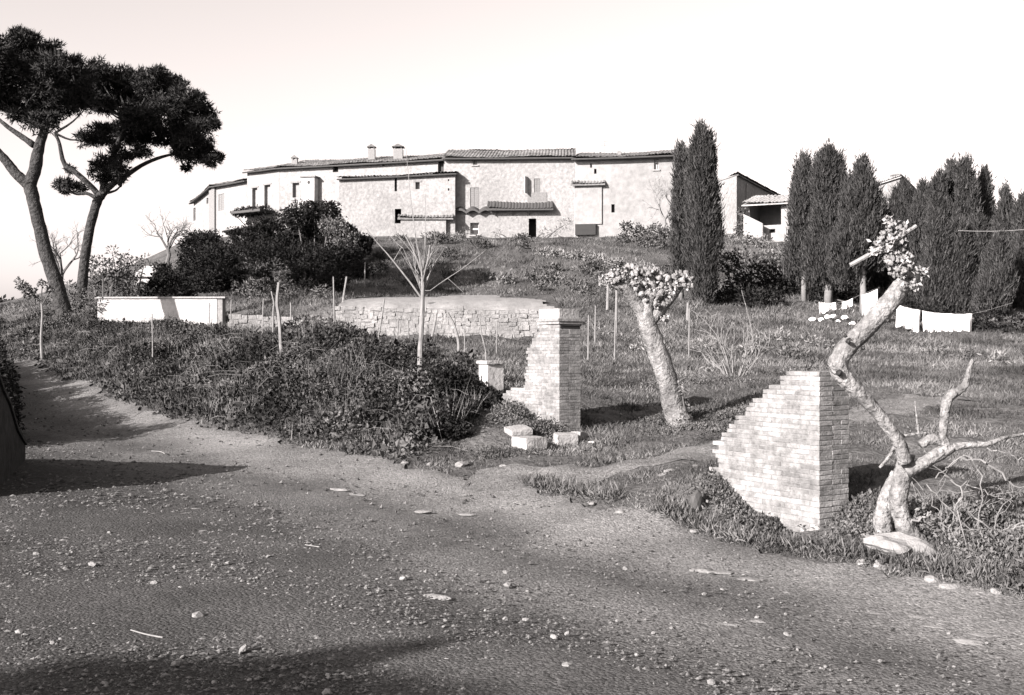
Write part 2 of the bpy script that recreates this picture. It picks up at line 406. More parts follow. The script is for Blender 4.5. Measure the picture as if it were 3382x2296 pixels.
def wall_geo(fc, u0, u1, z0, ztl, ztr, ops, thick=0.28):
    """front wall with real openings and reveals; top runs from ztl to ztr"""
    top = lambda u: ztl + (ztr - ztl) * (u - u0) / (u1 - u0)
    us = sorted(set([u0, u1] + [o[0] for o in ops] + [o[1] for o in ops])); us = [u for u in us if u0 <= u <= u1]
    # extra verticals keep faces small
    parts = []
    for a, b in zip(us[:-1], us[1:]):
        cuts = sorted([(o[2], o[3]) for o in ops if o[0] <= a + 1e-6 and o[1] >= b - 1e-6])
        z = z0; segs = []
        for c0, c1 in cuts:
            if c0 > z: segs.append((z, c0, False))
            z = max(z, c1)
        segs.append((z, None, True))
        for s0, s1, last in segs:
            za, zb = (top(a), top(b)) if last else (s1, s1)
            parts.append((A([fc.p(a, s0), fc.p(b, s0), fc.p(b, zb), fc.p(a, za)]), A([[0, 1, 2, 3]])))
    for o0, o1, p0, p1 in [o[:4] for o in ops]:
        f = [fc.p(o0, p0), fc.p(o1, p0), fc.p(o1, p1), fc.p(o0, p1)]; g = [fc.p(o0, p0, -thick), fc.p(o1, p0, -thick), fc.p(o1, p1, -thick), fc.p(o0, p1, -thick)]
        parts.append((A(f + g), A([[0, 4, 5, 1], [1, 5, 6, 2], [2, 6, 7, 3], [3, 7, 4, 0]])))
    return parts

def tile_roof(P0, P1, back, rise, over=0.38, r=rng, side_over=0.15, sag=0.05):
    """pan-tile slope: eave line P0-P1, running `back` (plan vector) and up by rise"""
    P0 = A(P0, float); P1 = A(P1, float); t = P1 - P0; L = np.linalg.norm(t); t = t / L
    b = A([back[0], back[1], rise]); Lb = np.linalg.norm(b); b = b / Lb
    nu = int((L + 2 * side_over) / 0.055); nv = max(3, int((Lb + over) / 0.2))
    u = np.linspace(-side_over, L + side_over, nu); v = np.linspace(-over, Lb, nv)
    U, Vv = np.meshgrid(u, v, indexing='ij')
    ph = (U / 0.22) % 1.0
    h = 0.075 * np.abs(np.sin(np.pi * ph)) ** 0.7 + 0.035 * (((v - v[0]) / 0.4) % 1.0 < 0.5)[None, :]
    col = np.floor(U / 0.22).astype(int); row = np.floor(Vv / 0.4).astype(int)
    hs = np.sin(col * 12.9898 + row * 78.233) * 43758.5453; hs = hs - np.floor(hs)
    h = h + (hs - 0.5) * 0.05 - sag * np.sin(np.pi * np.clip(U / L, 0, 1)) + 0.04 * np.sin(U * 0.9 + 2)
    Pn = P0 + U[..., None] * t + Vv[..., None] * b
    Pn[..., 2] += h + 0.02
    V = Pn.reshape(-1, 3); n2 = nv
    ii, jj = np.meshgrid(np.arange(nu - 1), np.arange(nv - 1), indexing='ij'); k = ii * n2 + jj
    Fq = np.stack([k, k + n2, k + n2 + 1, k + 1], -1).reshape(-1, 4)
    # boarding under the tiles
    c = P0 - t * side_over - b * over; dn = A([0, 0, -0.10])
    ub = box(c + dn, t * (L + 2 * side_over), b * (Lb + over), (0, 0, 0.07))
    return cat_geo([(V, Fq), ub])

def window(fc, root, o, style, r=rng):
    u0, u1, z0, z1 = o[:4]
    w = u1 - u0; h = z1 - z0
    if style == 'dark':
        mk('window', *fc.slab(u0 - 0.02, u1 + 0.02, z0 - 0.02, z1 + 0.02, -0.34, -0.285), M_DARK, root)
    elif style in ('glass', 'cross'):
        wn = mk('window', *fc.slab(u0 - 0.02, u1 + 0.02, z0 - 0.02, z1 + 0.02, -0.30, -0.26), M_GLASS, root)
        fr = [fc.slab(u0, u0 + 0.07, z0, z1, -0.25, -0.2), fc.slab(u1 - 0.07, u1, z0, z1, -0.25, -0.2),
              fc.slab(u0 + 0.07, u1 - 0.07, z0, z0 + 0.07, -0.25, -0.2), fc.slab(u0 + 0.07, u1 - 0.07, z1 - 0.07, z1, -0.25, -0.2)]
        if style == 'cross': fr.append(fc.slab(u0 + 0.07, u1 - 0.07, (z0 + z1) / 2 - 0.06, (z0 + z1) / 2 + 0.06, -0.25, -0.19))
        else: fr.append(fc.slab((u0 + u1) / 2 - 0.03, (u0 + u1) / 2 + 0.03, z0 + 0.07, z1 - 0.07, -0.25, -0.19))
        mk('frame', *cat_geo(fr), M_WHITE, wn)
        mk('sill', *fc.slab(u0 - 0.1, u1 + 0.1, z0 - 0.09, z0 - 0.003, -0.1, 0.09), M_PALE, wn)
    elif style == 'shutter':
        for a, b in ((u0 + 0.01, (u0 + u1) / 2 - 0.01), ((u0 + u1) / 2 + 0.01, u1 - 0.01)):
            sh = mk('shutter', *fc.slab(a, b, z0, z1, -0.10, -0.05), M_SHUT, root)
            n = max(3, int(h / 0.14))
            tag(mk('louvres', *cat_geo([fc.slab(a + 0.05, b - 0.05, z0 + (i + 0.25) * h / n, z0 + (i + 0.75) * h / n, -0.048, -0.03) for i in range(n)]), M_SHUT, sh), kind='stuff')
    elif style == 'pale':
        wn = mk('window', *fc.slab(u0 - 0.02, u1 + 0.02, z0 - 0.02, z1 + 0.02, -0.32, -0.285), M_PLAS, root)
        mk('lintel', *fc.slab(u0 - 0.15, u1 + 0.15, z1 + 0.003, z1 + 0.13, -0.1, 0.03), M_WOOD, wn)
    elif style == 'door':
        d = mk('door', *fc.slab(u0 + 0.01, u1 - 0.01, z0, z1, -0.27, -0.2), M_METAL, root)
        mk('handle', *fc.slab(u1 - 0.16, u1 - 0.11, z0 + h * 0.45, z0 + h * 0.45 + 0.1, -0.19, -0.14), M_PALE, d)
    elif style == 'open':
        mk('doorway', *fc.slab(u0 - 0.02, u1 + 0.02, z0 - 0.02, z1 + 0.02, -1.2, -1.1), M_DARK, root)

def house(label, fc, depth, eyeL, eyeR, rise, ops, wmat, z0=7.5, rmat=None, right=True, over=0.38, group=None, cat='house', left=True):
    """eyeL / eyeR: eave pixel rows at either end; ops: (px0,py0,px1,py1,style)"""
    zl = fc.uz(CX + F * fc.a[0] / fc.a[1], eyeL)[1]; zr_ = fc.uz(CX + F * fc.b[0] / fc.b[1], eyeR)[1]
    base = fc.p(fc.L / 2, z0)
    root = thing('stone_house', label, cat, base, group)
    O = []
    for px0, py0, px1, py1, st in ops: O.append((*fc.rect(px0, py0, px1, py1), st))
    parts = wall_geo(fc, 0, fc.L, z0, zl, zr_, O)
    B = lambda u, z: fc.p(u, z, -depth)
    rb = rise
    mid = lambda u, z: fc.p(u, z, -depth / 2)
    for u, ze, sgn in ((0, zl, 1), (fc.L, zr_, -1)):
        parts.append((A([fc.p(u, z0), fc.p(u, ze), mid(u, ze + rb), B(u, ze), B(u, z0)]), A([[0, 1, 2, 3, 4]])))
    parts.append((A([B(0, z0), B(fc.L, z0), B(fc.L, zr_), B(0, zl)]), A([[0, 1, 2, 3]])))
    mk('wall', *cat_geo(parts), wmat, root)
    rm = rmat or M_TILE
    g1 = tile_roof(fc.p(0, zl), fc.p(fc.L, zr_), -fc.n * depth / 2, rb, over)
    rf = mk('roof', *g1, rm, root)
    b0, b1 = B(fc.L, zr_), B(0, zl)
    mk('roof_back', *tile_roof(b0, b1, fc.n * depth / 2, rb, 0.3), rm, rf)
    # fascia / gutter along the eave
    e0 = fc.p(-0.1, zl, over * 0.97); e1 = fc.p(fc.L + 0.1, zr_, over * 0.97)
    dz = -rb / (depth / 2) * over
    mk('gutter', *tube([e0 + A([0, 0, dz - 0.06]), (e0 + e1) / 2 + A([0, 0, dz - 0.08]), e1 + A([0, 0, dz - 0.06])], [0.06] * 3, 6), M_METAL, rf)
    for o in O: window(fc, root, o, o[4])
    return root, zl, zr_

def chimney(fc, root, px, ytop, ybot, wpx, back, hood=True):
    """a chimney standing `back` metres behind the facade"""
    D = fc.a[1] + fc.t[1] * fc.u(px) + back * -fc.n[1]
    p = W(px, ybot, D); q = W(px, ytop, D); w = wpx / F * D / 2
    c = mk('chimney', *abox(p[0] - w, p[0] + w, D - w, D + w, p[2] - 0.6, q[2] - 0.28), M_STONE, root)
    if hood:
        hs = []
        for sx in (-1, 1):
            for sy in (-1, 1): hs.append(abox(p[0] + sx * w * 0.7 - 0.06, p[0] + sx * w * 0.7 + 0.06, D + sy * w * 0.7 - 0.06, D + sy * w * 0.7 + 0.06, q[2] - 0.279, q[2] - 0.121))
        V = A([[p[0] - w * 1.35, D - w * 1.35, q[2] - 0.12], [p[0] + w * 1.35, D - w * 1.35, q[2] - 0.12], [p[0] + w * 1.35, D + w * 1.35, q[2] - 0.12], [p[0] - w * 1.35, D + w * 1.35, q[2] - 0.12],
               [p[0], D - w * 1.2, q[2] + 0.1], [p[0], D + w * 1.2, q[2] + 0.1]])
        hs.append((V, [A([[0, 3, 2, 1], [1, 2, 5, 4], [3, 0, 4, 5]]), A([[0, 1, 4], [2, 3, 5]])]))
        mk('chimney_hood', *cat_geo(hs), M_TILE, c)
    return c

# far left wing, with the curved dark end
fA0 = Fac(640, 93, 703, 88.4)
hA0, _, _ = house('far end house with sloping eave and one slit window, next to the pine', fA0, 7, 668, 616, 0.9, [(638 + 0.5, 688, 646, 728, 'dark'), (682, 655, 688, 672, 'dark')], M_PLAS)
fA = Fac(703.5, 88.35, 816, 84)
hA, _, _ = house('low pale house with one grey shutter beside the dark corner strip', fA, 7, 614, 594, 0.9, [(722, 643, 741, 693, 'shutter')], M_PLAS)
u0, u1, z0, z1 = fA.rect(696, 622, 714, 800)
mk('corner_strip', *fA.slab(u0, u1, 8.0, z1, -0.1, 0.16), M_MORT, hA)  # darker strip standing slightly out at the house corner

fB1 = Fac(816.5, 83.0, 922, 81.0)
hB1, _, _ = house('narrow tall house with one pale doorway over the dark canopy', fB1, 8, 566, 553, 0.95, [(873, 612, 893, 682, 'pale'), (833, 622, 850, 690, 'pale')], M_PLAS)
fB = Fac(922.5, 81.0, 1468, 76.5)
hB, zbl, zbr = house('long stone house with box bay and two hooded chimneys on its roof', fB, 8, 553, 524, 1.05, [(966, 605, 988, 652, 'pale'), (1099, 541, 1117, 568, 'dark'), (1262, 538, 1270, 548, 'dark'), (1446, 531, 1466, 568, 'dark')], M_RUBB)  # last opening: dark pane painting a shadowed niche, not a window
chimney(fB, hB, 974, 518, 540, 18, 1.6)
chimney(fB, hB, 1228, 482, 518, 22, 2.4)
chimney(fB, hB, 1316, 482, 515, 30, 2.4)
# box bay: projects from the wall, dark right flank
u0, u1, z0, z1 = fB.rect(1012, 592, 1052, 664)
bay = mk('bay', *fB.slab(u0, u1, z0 - 0.6, z1, 0.0, 0.62), M_WHITE, hB)
mk('bay_roof', *fB.slab(u0 - 0.1, u1 + 0.12, z1 + 0.003, z1 + 0.1, -0.05, 0.72), M_TILE, bay)
pc = fB.p((u0 + u1) / 2 + 0.05, z1 - 0.35, 0.625)
a = np.linspace(0, 2 * np.pi, 12, endpoint=False)
V = A([pc + A([*(fB.t * 0.11 * math.cos(q)), 0.13 * math.sin(q)]) for q in a] + [pc + A([*(fB.t * 0.11 * math.cos(q) + fB.n * 0.02), 0.13 * math.sin(q)]) for q in a])
mk('round_vent', V, [np.arange(12, 24)[None, :], A([[i, (i + 1) % 12, 12 + (i + 1) % 12, 12 + i] for i in range(12)])], M_DARK, bay)

fC = Fac(1468.5, 75.0, 1897, 74.6)
hC, _, _ = house('tall pale house with open shutter and long lean-to at its foot', fC, 9, 520, 517, 1.25,
    [(1553, 620, 1582, 690, 'shutter'), (1764, 590, 1784, 640, 'shutter'), (1562, 524, 1576, 545, 'glass'), (1553, 736, 1582, 776, 'cross'), (1746, 722, 1771, 784, 'open')], M_RUBB)
# open shutter leaf swung out beside the upper window
u0, u1, z0, z1 = fC.rect(1741, 585, 1752, 640)
sh = mk('open_shutter', *box(fC.p(u0, z0, 0.03), A([*(fC.n * 0.45 - fC.t * 0.18), 0]), A([*(fC.t * 0.05), 0]), (0, 0, z1 - z0)), M_WHITE, hC)
u0, u1, z0, z1 = fC.rect(1742, 596, 1806, 662)
mk('shutter_shadow', *fC.slab(u0, u1, z0 - 0.2, z0 + 0.55, 0.002, 0.03), M_MORT, hC)  # grey slab painting the open shutter's shadow on the wall
# lean-to roof
u0, u1, z0, z1 = fC.rect(1632, 674, 1806, 694)
lt = mk('lean_to_roof', *tile_roof(fC.p(u0 - 0.3, z0 + 0.1, 0.5), fC.p(u1 + 0.3, z0 + 0.1, 0.5), -fC.n * 0.5, z1 - z0, 0.12), M_METAL, hC)
for uu in np.linspace(u0 + 0.1, u1 - 0.1, 4):
    mk('bracket', *tube([fC.p(uu, z0 - 0.35, 0.03), fC.p(uu, z0 + 0.1, 0.45)], [0.03, 0.03], 5), M_WOOD, lt)
# scalloped sheet canopy
u0, u1, z0, z1 = fC.rect(1500, 690, 1626, 704)
n = 60; us = np.linspace(u0, u1, n); zz = z0 + 0.05 + 0.22 * np.abs(np.sin(np.linspace(0, 3.0 * np.pi, n)))
V = []
for d in (0.0, 0.45):
    for uq, zq in zip(us, zz): V.append(fC.p(uq, zq + (0.2 if d == 0 else 0) + 0.0, d))
for d in (0.0, 0.45):
    for uq, zq in zip(us, zz): V.append(fC.p(uq, zq - 0.14 + (0.2 if d == 0 else 0), d))
i = np.arange(n - 1)
mk('scalloped_canopy', A(V), np.vstack([np.stack([i, i + n, i + n + 1, i + 1], -1), np.stack([i + 2 * n, i + 2 * n + 1, i + 3 * n + 1, i + 3 * n], -1), np.stack([i + n, i + 3 * n, i + 3 * n + 1, i + n + 1], -1)]), M_METAL, hC)

fD = Fac(1897.5, 74.5, 2232, 73.2)
hD, _, _ = house('end house with deep dark eave, small balcony bay and bare wall', fD, 9, 522, 510, 1.0,
    [(2160, 527, 2175, 560, 'glass'), (2019, 675, 2030, 702, 'dark'), (1949, 540, 1955, 554, 'dark'), (1962, 558, 1970, 574, 'dark'), (1921, 700, 1942, 742, 'pale')], M_PLAS, over=0.55)
u0, u1, z0, z1 = fD.rect(1899, 612, 1988, 740)
bb = mk('balcony_bay', *fD.slab(u0, u1, z0, z1, 0.0, 0.12), M_PLAS, hD)
mk('bay_tiles', *tile_roof(fD.p(u0 - 0.1, z1 + 0.05, 0.3), fD.p(u1 + 0.1, z1 + 0.05, 0.3), -fD.n * 0.3, 0.16, 0.1), M_TILE, bb)
mk('recess_shade', *fD.slab(u0 + 0.05, u1 - 0.4, z0 - 0.75, z0 - 0.01, 0.0, 0.3), M_DARK, bb)  # solid near-black block painting the shade of a recess below the bay
chimney(fD, hD, 2045, 486, 512, 12, 2.2, False)
# antenna on the end house
pb = W(1997, 512, 78.5); pt = W(1997, 466, 78.5)
an = [tube([pb - A([0, 0, 0.6]), pt], [0.018, 0.018], 5)]
for k_, w_ in ((0.05, 0.32), (0.2, 0.24), (0.32, 0.3)):
    an.append(tube([pt + A([-w_, 0, -k_]), pt + A([w_, 0, -k_])], [0.012, 0.012], 4))
mk('antenna', *cat_geo(an), M_WOOD, hD)

# front annex
fE = Fac(1120, 74.4, 1503, 74.25)
hE, zel, zer = house('lower stone annex in front of the long house, tiled ledge across it', fE, 3.6, 590, 572, 0.30,
    [(1303, 588, 1311, 632, 'dark'), (1372, 602, 1386, 625, 'pale'), (1304, 690, 1325, 738, 'open'), (1479, 592, 1484, 598, 'dark'), (1479, 622, 1484, 630, 'dark')], M_RUBB, over=0.22)
u0, u1, z0, z1 = fE.rect(1325, 722, 1474, 790)
lo = mk('lower_wall', *fE.slab(u0, u1, z0 - 1.5, z1, 0.0, 0.3), M_RUBB, hE)
mk('ledge_tiles', *tile_roof(fE.p(u0 - 0.05, z1 + 0.02, 0.35), fE.p(u1 + 0.35, z1 + 0.02, 0.35), -fE.n * 0.35, 0.15, 0.1), M_TILE, lo)

# dark canopy on the narrow house, and the shed below it
u0, u1, z0, z1 = fB1.rect(806, 690, 908, 708)
cn = thing('wall_canopy', 'flat dark canopy hung with creeper below the pale doorway', 'canopy', fB1.p((u0 + u1) / 2, z0, 0.0))
mk('canopy_slab', *fB1.slab(u0 + 0.2, u1, z0 + 0.1, z0 + 0.28, 0.002, 1.5), M_METAL, cn)
g = clump_leaves([(fB1.p(u, z0 + 0.25, 0.8), (0.5, 0.6, 0.3)) for u in np.linspace(u0 + 0.4, u1 - 0.2, 5)], 1500, 0.16, 0.05, rng)
mk('creeper', *g, M_EVER, cn)
for u in (u0 + 0.4, u1 - 0.15): mk('bracket', *tube([fB1.p(u, z0 - 0.8, 0.03), fB1.p(u, z0 + 0.12, 1.3)], [0.03, 0.03], 5), M_METAL, cn)

p = W(780, 800, 66); q = W(780, 752, 66)
sr = thing('garden_shed', 'dark lean-to shed with thin curved sheet roof among evergreens', 'shed', (p[0], 66.0, gz(p[0], 66)))
zg = gz(p[0], 66) - 0.4
mk('wall', *abox(W(752, 0, 66)[0], W(900, 0, 66)[0], 66, 68.2, zg, W(0, 775, 66)[2]), M_WOOD, sr)
xs = np.linspace(W(738, 0, 66)[0], W(910, 0, 66)[0], 14)
zt = W(0, 768, 66)[2] + 0.36 * np.sin(np.linspace(0.0, 1.7, 14))
V = [(x, y, z + (0.06 if t_ else 0)) for t_ in (0, 1) for y in (65.6, 68.4) for x, z in zip(xs, zt)]
i = np.arange(13); n = 14
mk('roof', A(V), np.vstack([np.stack([i + 2 * n, i + 2 * n + 1, i + 3 * n + 1, i + 3 * n], -1), np.stack([i, i + n, i + n + 1, i + 1], -1), np.stack([i, i + 1, i + 2 * n + 1, i + 2 * n], -1)]), M_METAL, sr)

# houses on the right
cF = W(2433, CY, 70)                                       # the corner edge
fF = Fac(2335, 74.5, 2433, 70)
fF2 = Fac(2433, 70, 2600, 81)
zt = fF.uz(2433, 577)[1]; ztl = fF.uz(2370, 566)[1]
rF = thing('gable_house', 'pale stone house with a dark flank and sloping roof edge, behind the tall cypress', 'house', (cF[0], 70, 8.6))
z2 = fF2.uz(2575, 640)[1]; u2 = fF2.u(2600)
ztl = zt + 0.25
parts = wall_geo(fF, 0, fF.L, 7.8, ztl, zt, [])
parts.append((A([fF2.p(0, 7.8), fF2.p(u2, 7.8), fF2.p(u2, z2 - 0.3), fF2.p(0, zt)]), A([[0, 1, 2, 3]])))
bk = fF.p(0, 7.8) + (fF2.p(u2, 0) - fF2.p(0, 0))
parts.append((A([fF2.p(u2, 7.8), bk, A([bk[0], bk[1], z2 - 0.3]), fF2.p(u2, z2 - 0.3)]), A([[0, 1, 2, 3]])))
parts.append((A([bk, fF.p(0, 7.8), fF.p(0, ztl), A([bk[0], bk[1], z2 - 0.3])]), A([[0, 1, 2, 3]])))
mk('wall', *cat_geo(parts), M_RUBB, rF)
dv = fF2.p(u2, z2 - 0.3) - fF2.p(0, zt)
g = tile_roof(fF2.p(u2, z2 - 0.28), A([bk[0], bk[1], z2 - 0.28]), (-dv)[:2], -dv[2], 0.3, side_over=0.25)
mk('roof', *g, M_TILE, rF)
mk('downpipe', *tube([fF2.p(fF2.u(2463), 9, 0.08), fF2.p(fF2.u(2463), fF2.uz(2463, 607)[1], 0.08)], [0.05, 0.05], 6), M_PALE, rF)

# loggia house: tiled roof, dark opening, sloping stair wall
fG = Fac(2472, 66.5, 2632, 65.2)
rG = thing('loggia_house', 'small house with sunlit tile roof over a dark open loggia and stair wall', 'house', fG.p(fG.L / 2, 8.4))
zGl = fG.uz(2472, 682)[1]; zGr = fG.uz(2632, 652)[1]; zGl = zGr = (zGl + zGr) / 2
op = fG.rect(2477, 668, 2580, 742)
w2 = fG.rect(2541, 757, 2560, 769)
parts = wall_geo(fG, 0, fG.L, 7.9, zGl, zGr, [(0.06, op[1], op[2], zGl - 0.12), (w2[0], w2[1], w2[2], w2[3])], 0.35)
for u in (0, fG.L): parts.append((A([fG.p(u, 7.9), fG.p(u, zGl), fG.p(u, zGl + 0.5, -3), fG.p(u, 7.9, -3)]), A([[0, 1, 2, 3]])))
parts.append((A([fG.p(0, 7.9, -3), fG.p(fG.L, 7.9, -3), fG.p(fG.L, zGl + 0.5, -3), fG.p(0, zGl + 0.5, -3)]), A([[0, 1, 2, 3]])))
parts.append((A([fG.p(0.0, op[2], -0.35), fG.p(fG.L, op[2], -0.35), fG.p(fG.L, op[2], -3), fG.p(0, op[2], -3)]), A([[0, 1, 2, 3]])))
mk('wall', *cat_geo(parts), M_PLAS, rG)
mk('roof', *tile_roof(fG.p(0, zGl), fG.p(fG.L, zGr), -fG.n * 3.0, 0.75, 0.55, side_over=0.3), M_TILEP, rG)
mk('window', *fG.slab(w2[0] - 0.02, w2[1] + 0.02, w2[2] - 0.02, w2[3] + 0.02, -0.42, -0.36), M_DARK, rG)
s0 = fG.rect(2470, 700, 2530, 775)
V = A([fG.p(s0[0] - 0.05, 8.0, 0.9), fG.p(s0[1], 8.0, 0.9), fG.p(s0[1], op[2] + 0.03, 0.9), fG.p(s0[0] - 0.05, zGl - 0.75, 0.9)])
V = np.vstack([V, V - A([*(fG.n * 0.3), 0])])
mk('stair_wall', V, A([[0, 1, 2, 3], [7, 6, 5, 4], [3, 2, 6, 7], [0, 3, 7, 4], [1, 5, 6, 2]]), M_PALE, rG)

# house behind the cypress row, its gable dark
fH = Fac(2870, 79, 2972, 76)
rH = thing('gable_house', 'house with a sunlit roof slope and dark gable among the cypress tops', 'house', fH.p(fH.L, 9.0))
zH0 = fH.uz(2880, 612)[1]; zHt = W(2968, 577, 76)[2]
gx_ = W(3040, 0, 80)[0]
V = [fH.p(0, 9.0), fH.p(fH.L, 9.0), A([gx_, 80, 9.0]), fH.p(0, zH0), fH.p(fH.L, zHt - 0.1), A([gx_, 80, zH0 - 0.6])]
V += [A([gx_ - 3.0, 85, 9.0]), A([gx_ - 3.0, 85, zH0 - 0.6])]
mk('wall', A(V), [A([[0, 1, 4, 3], [1, 2, 5, 4], [2, 6, 7, 5]])], M_RUBB, rH)
t0 = fH.p(0, zH0) ; t1 = fH.p(fH.L, zHt - 0.1)
mk('roof', *tile_roof(t0, t1, A([1.5, 5.0]), 1.0, 0.3), M_TILEP, rH)
mk('roof_edge', *box(t1 + A([0, -0.25, 0.0]), A([gx_, 80, zH0 - 0.6]) - t1, (0.3, 3.0, 0.4), (0, 0, 0.12)), M_TILE, rH)
# tall chimney stack
p0 = W(2776, 710, 75); p1 = W(2776, 582, 75)
rC = thing('chimney_stack', 'tall pale chimney stack with flat dark cap between two cypresses', 'chimney', (p0[0], 75, p0[2] - 1.5))
w = 0.29
mk('shaft', *abox(p0[0] - w, p0[0] + w, 75 - w, 75 + w, p0[2] - 1.5, p1[2] - 0.01), M_PLAS, rC)
mk('band', *abox(p0[0] - w - 0.09, p0[0] + w + 0.09, 75 - w - 0.09, 75 + w + 0.09, W(0, 625, 75)[2], W(0, 619, 75)[2]), M_TILE, rC)
mk('cap', *abox(p0[0] - w - 0.12, p0[0] + w + 0.12, 75 - w - 0.12, 75 + w + 0.12, p1[2], p1[2] + 0.22), M_TILE, rC)

# little bread oven on the slope
q = W(470, 965, 58); q[2] = gz(q[0], q[1]) - 0.1
ro = thing('bread_oven', 'small whitewashed bread oven with arched mouth on the wooded slope', 'oven', q)
D = 58.0
xl, xr = W(444, 0, D)[0], W(500, 0, D)[0]; zt = W(0, 915, D)[2]
n = 15; a = np.linspace(0, np.pi, n); xc = (xl + xr) / 2; hw = (xr - xl) / 2; za = W(0, 940, D)[2]
outer = [(xc - hw * math.cos(t), za + 0.45 * math.sin(t)) for t in a]; inner = [(xc - hw * 0.6 * math.cos(t), za - 0.15 + 0.3 * math.sin(t)) for t in a]
V = [(x, D, z) for x, z in outer] + [(x, D, z) for x, z in inner] + [(x, D + 1.3, z) for x, z in outer] + [(x, D + 0.7, z) for x, z in inner]
i = np.arange(n - 1)
fs = [np.stack([i, i + n, i + n + 1, i + 1], -1), np.stack([i, i + 1, i + 2 * n + 1, i + 2 * n], -1), np.stack([i + n, i + 3 * n, i + 3 * n + 1, i + n + 1], -1)]
mk('dome', A(V), np.vstack(fs), M_WHITE, ro)
mk('base', *cat_geo([abox(xl, xl + hw * 0.4, D, D + 1.3, q[2], za), abox(xr - hw * 0.4, xr, D, D + 1.3, q[2], za), abox(xl + hw * 0.4, xr - hw * 0.4, D + 0.003, D + 1.3, q[2], za - 0.2)]), M_WHITE, ro)
mk('mouth', *abox(xl + hw * 0.4, xr - hw * 0.4, D + 0.5, D + 0.6, za - 0.19, za + 0.2), M_DARK, ro)
zt0 = W(0, 912, D)[2]; zt1 = W(0, 876, D)[2]
mk('roof', *box((xl + 0.02, D - 0.2, zt0 - 0.05), (hw * 2 + 0.1, 0, 0.02), (0.12, 1.3, zt1 - zt0), (0, 0, 0.09)), M_WHITE, ro)
mk('flue', *abox(xc - 0.3, xc + 0.5, D + 0.75, D + 1.15, za, zt1 - 0.05), M_WHITE, ro)

# ------------------------------------------------------------------ ruined brick gate piers
def brick_mesh(name, l, d, h, r):
    """one worn brick, origin at its front lower left corner, chamfered by jittered corners"""
    c = 0.006
    V = []
    for z in (0, h):
        for x, y in ((0, 0), (l, 0), (l, d), (0, d)):
            V.append((x + r.normal(0, c * 0.4), y + abs(r.normal(0, c * 0.12)), z + r.normal(0, c * 0.35)))
    V = A(V)
    me = bpy.data.meshes.new(name)
    # bevel: inset top and front by splitting each face corner
    bm = bmesh.new(); vs = [bm.verts.new(v) for v in V]
    for f in BOXF: bm.faces.new([vs[i] for i in f])
    bmesh.ops.bevel(bm, geom=bm.edges[:], offset=0.003, segments=1, affect='EDGES')
    bmesh.ops.recalc_face_normals(bm, faces=bm.faces[:])
    bm.to_mesh(me); bm.free()
    return me

BRK = {}
_br = np.random.default_rng(3)
for kind, l, d in (('stretcher', 0.262, 0.2), ('header', 0.128, 0.2), ('half', 0.19, 0.2)):
    BRK[kind] = []
    for v in range(5):
        me = brick_mesh('brick_' + kind, l, d, 0.043, _br); BRK[kind].append((me, l))
def put_brick(parent, P, t, n, kind, zs, r, want):
    me, l = BRK[kind][r.integers(0, 5)]
    key = (me.name, r.integers(0, 4))
    if key not in BRK:
        m2 = me.copy(); m2.materials.clear(); m2.materials.append(M_BRICK[key[1]]); BRK[key] = m2
    o = bpy.data.objects.new('brick', BRK[key]); COL.objects.link(o); o.parent = parent
    o.location = [float(q) for q in (A(P) - A(parent['_w']))]
    o.rotation_euler = (r.normal(0, 0.0008), r.normal(0, 0.003), math.atan2(t[1], t[0]))
    o.scale = (want / l, 1, zs)
    return l

def pier(label, corner, z0, z1, umax, rw, course, r, base_loc):
    """corner: plan corner; wing runs along tl (left, away), right face along tr; umax(z): wing length"""
    tl = unit(A([-0.54, 0.84])); tr = A([tl[1], -tl[0]])
    root = thing('brick_pier', label, 'brick pier', base_loc)
    core = []; z = z0; k = 0; step = 0.0
    while z < z1 - 0.02:
        ch = course(z); zs = (ch - 0.006) / 0.043
        zt = z + ch
        U = umax(z + ch / 2)
        # left (wing) face: bricks laid from the corner outwards
        U = U + (step if k % 2 else 0) 
        if k % 2 == 0 or r.random() < 0.35: step = r.normal(0, 0.055)
        for face in ('wing', 'end'):
            if face == 'wing': pos, end = 0.0, U
            else: pos, end = 0.207, rw
            first = True
            while pos < end - 0.03:
                l = 0.128 if (first and k % 2) else 0.262
                if r.random() < 0.12: l = 0.19
                if end - pos - l < 0.075: l = end - pos
                kind = 'header' if l < 0.16 else ('half' if l < 0.225 else 'stretcher')
                skip = r.random() < 0.008 or (face == 'wing' and pos + l >= end - 0.02 and r.random() < 0.2)
                if not skip:
                    if face == 'wing':
                        P = corner + tl * (pos + l); P3 = A([P[0], P[1], z + 0.003]) - A([*(tr * r.normal(0, 0.002)), 0])
                        put_brick(root, P3, -tl, tr, kind, zs, r, l)
                    else:
                        P = corner + tr * pos; P3 = A([P[0], P[1], z + 0.003]) - A([*(tl * r.normal(0, 0.002)), 0])
                        put_brick(root, P3, tr, tl, kind, zs, r, l)
                pos += l + 0.007; first = False
        # mortar core of this course, set back behind the brick faces
        s = 0.005
        c0 = corner + tl * s + tr * s
        core.append(box(A([c0[0], c0[1], z - 0.001]), A([*(tr * (rw - 2 * s)), 0]), A([*(tl * (max(U - 0.05, rw * 0.6) - 2 * s)), 0]), (0, 0, ch + 0.0)))
        z = zt; k += 1
    tag(mk('mortar_core', *cat_geo(core), M_MORT, root), kind='stuff')
    return root, tl, tr

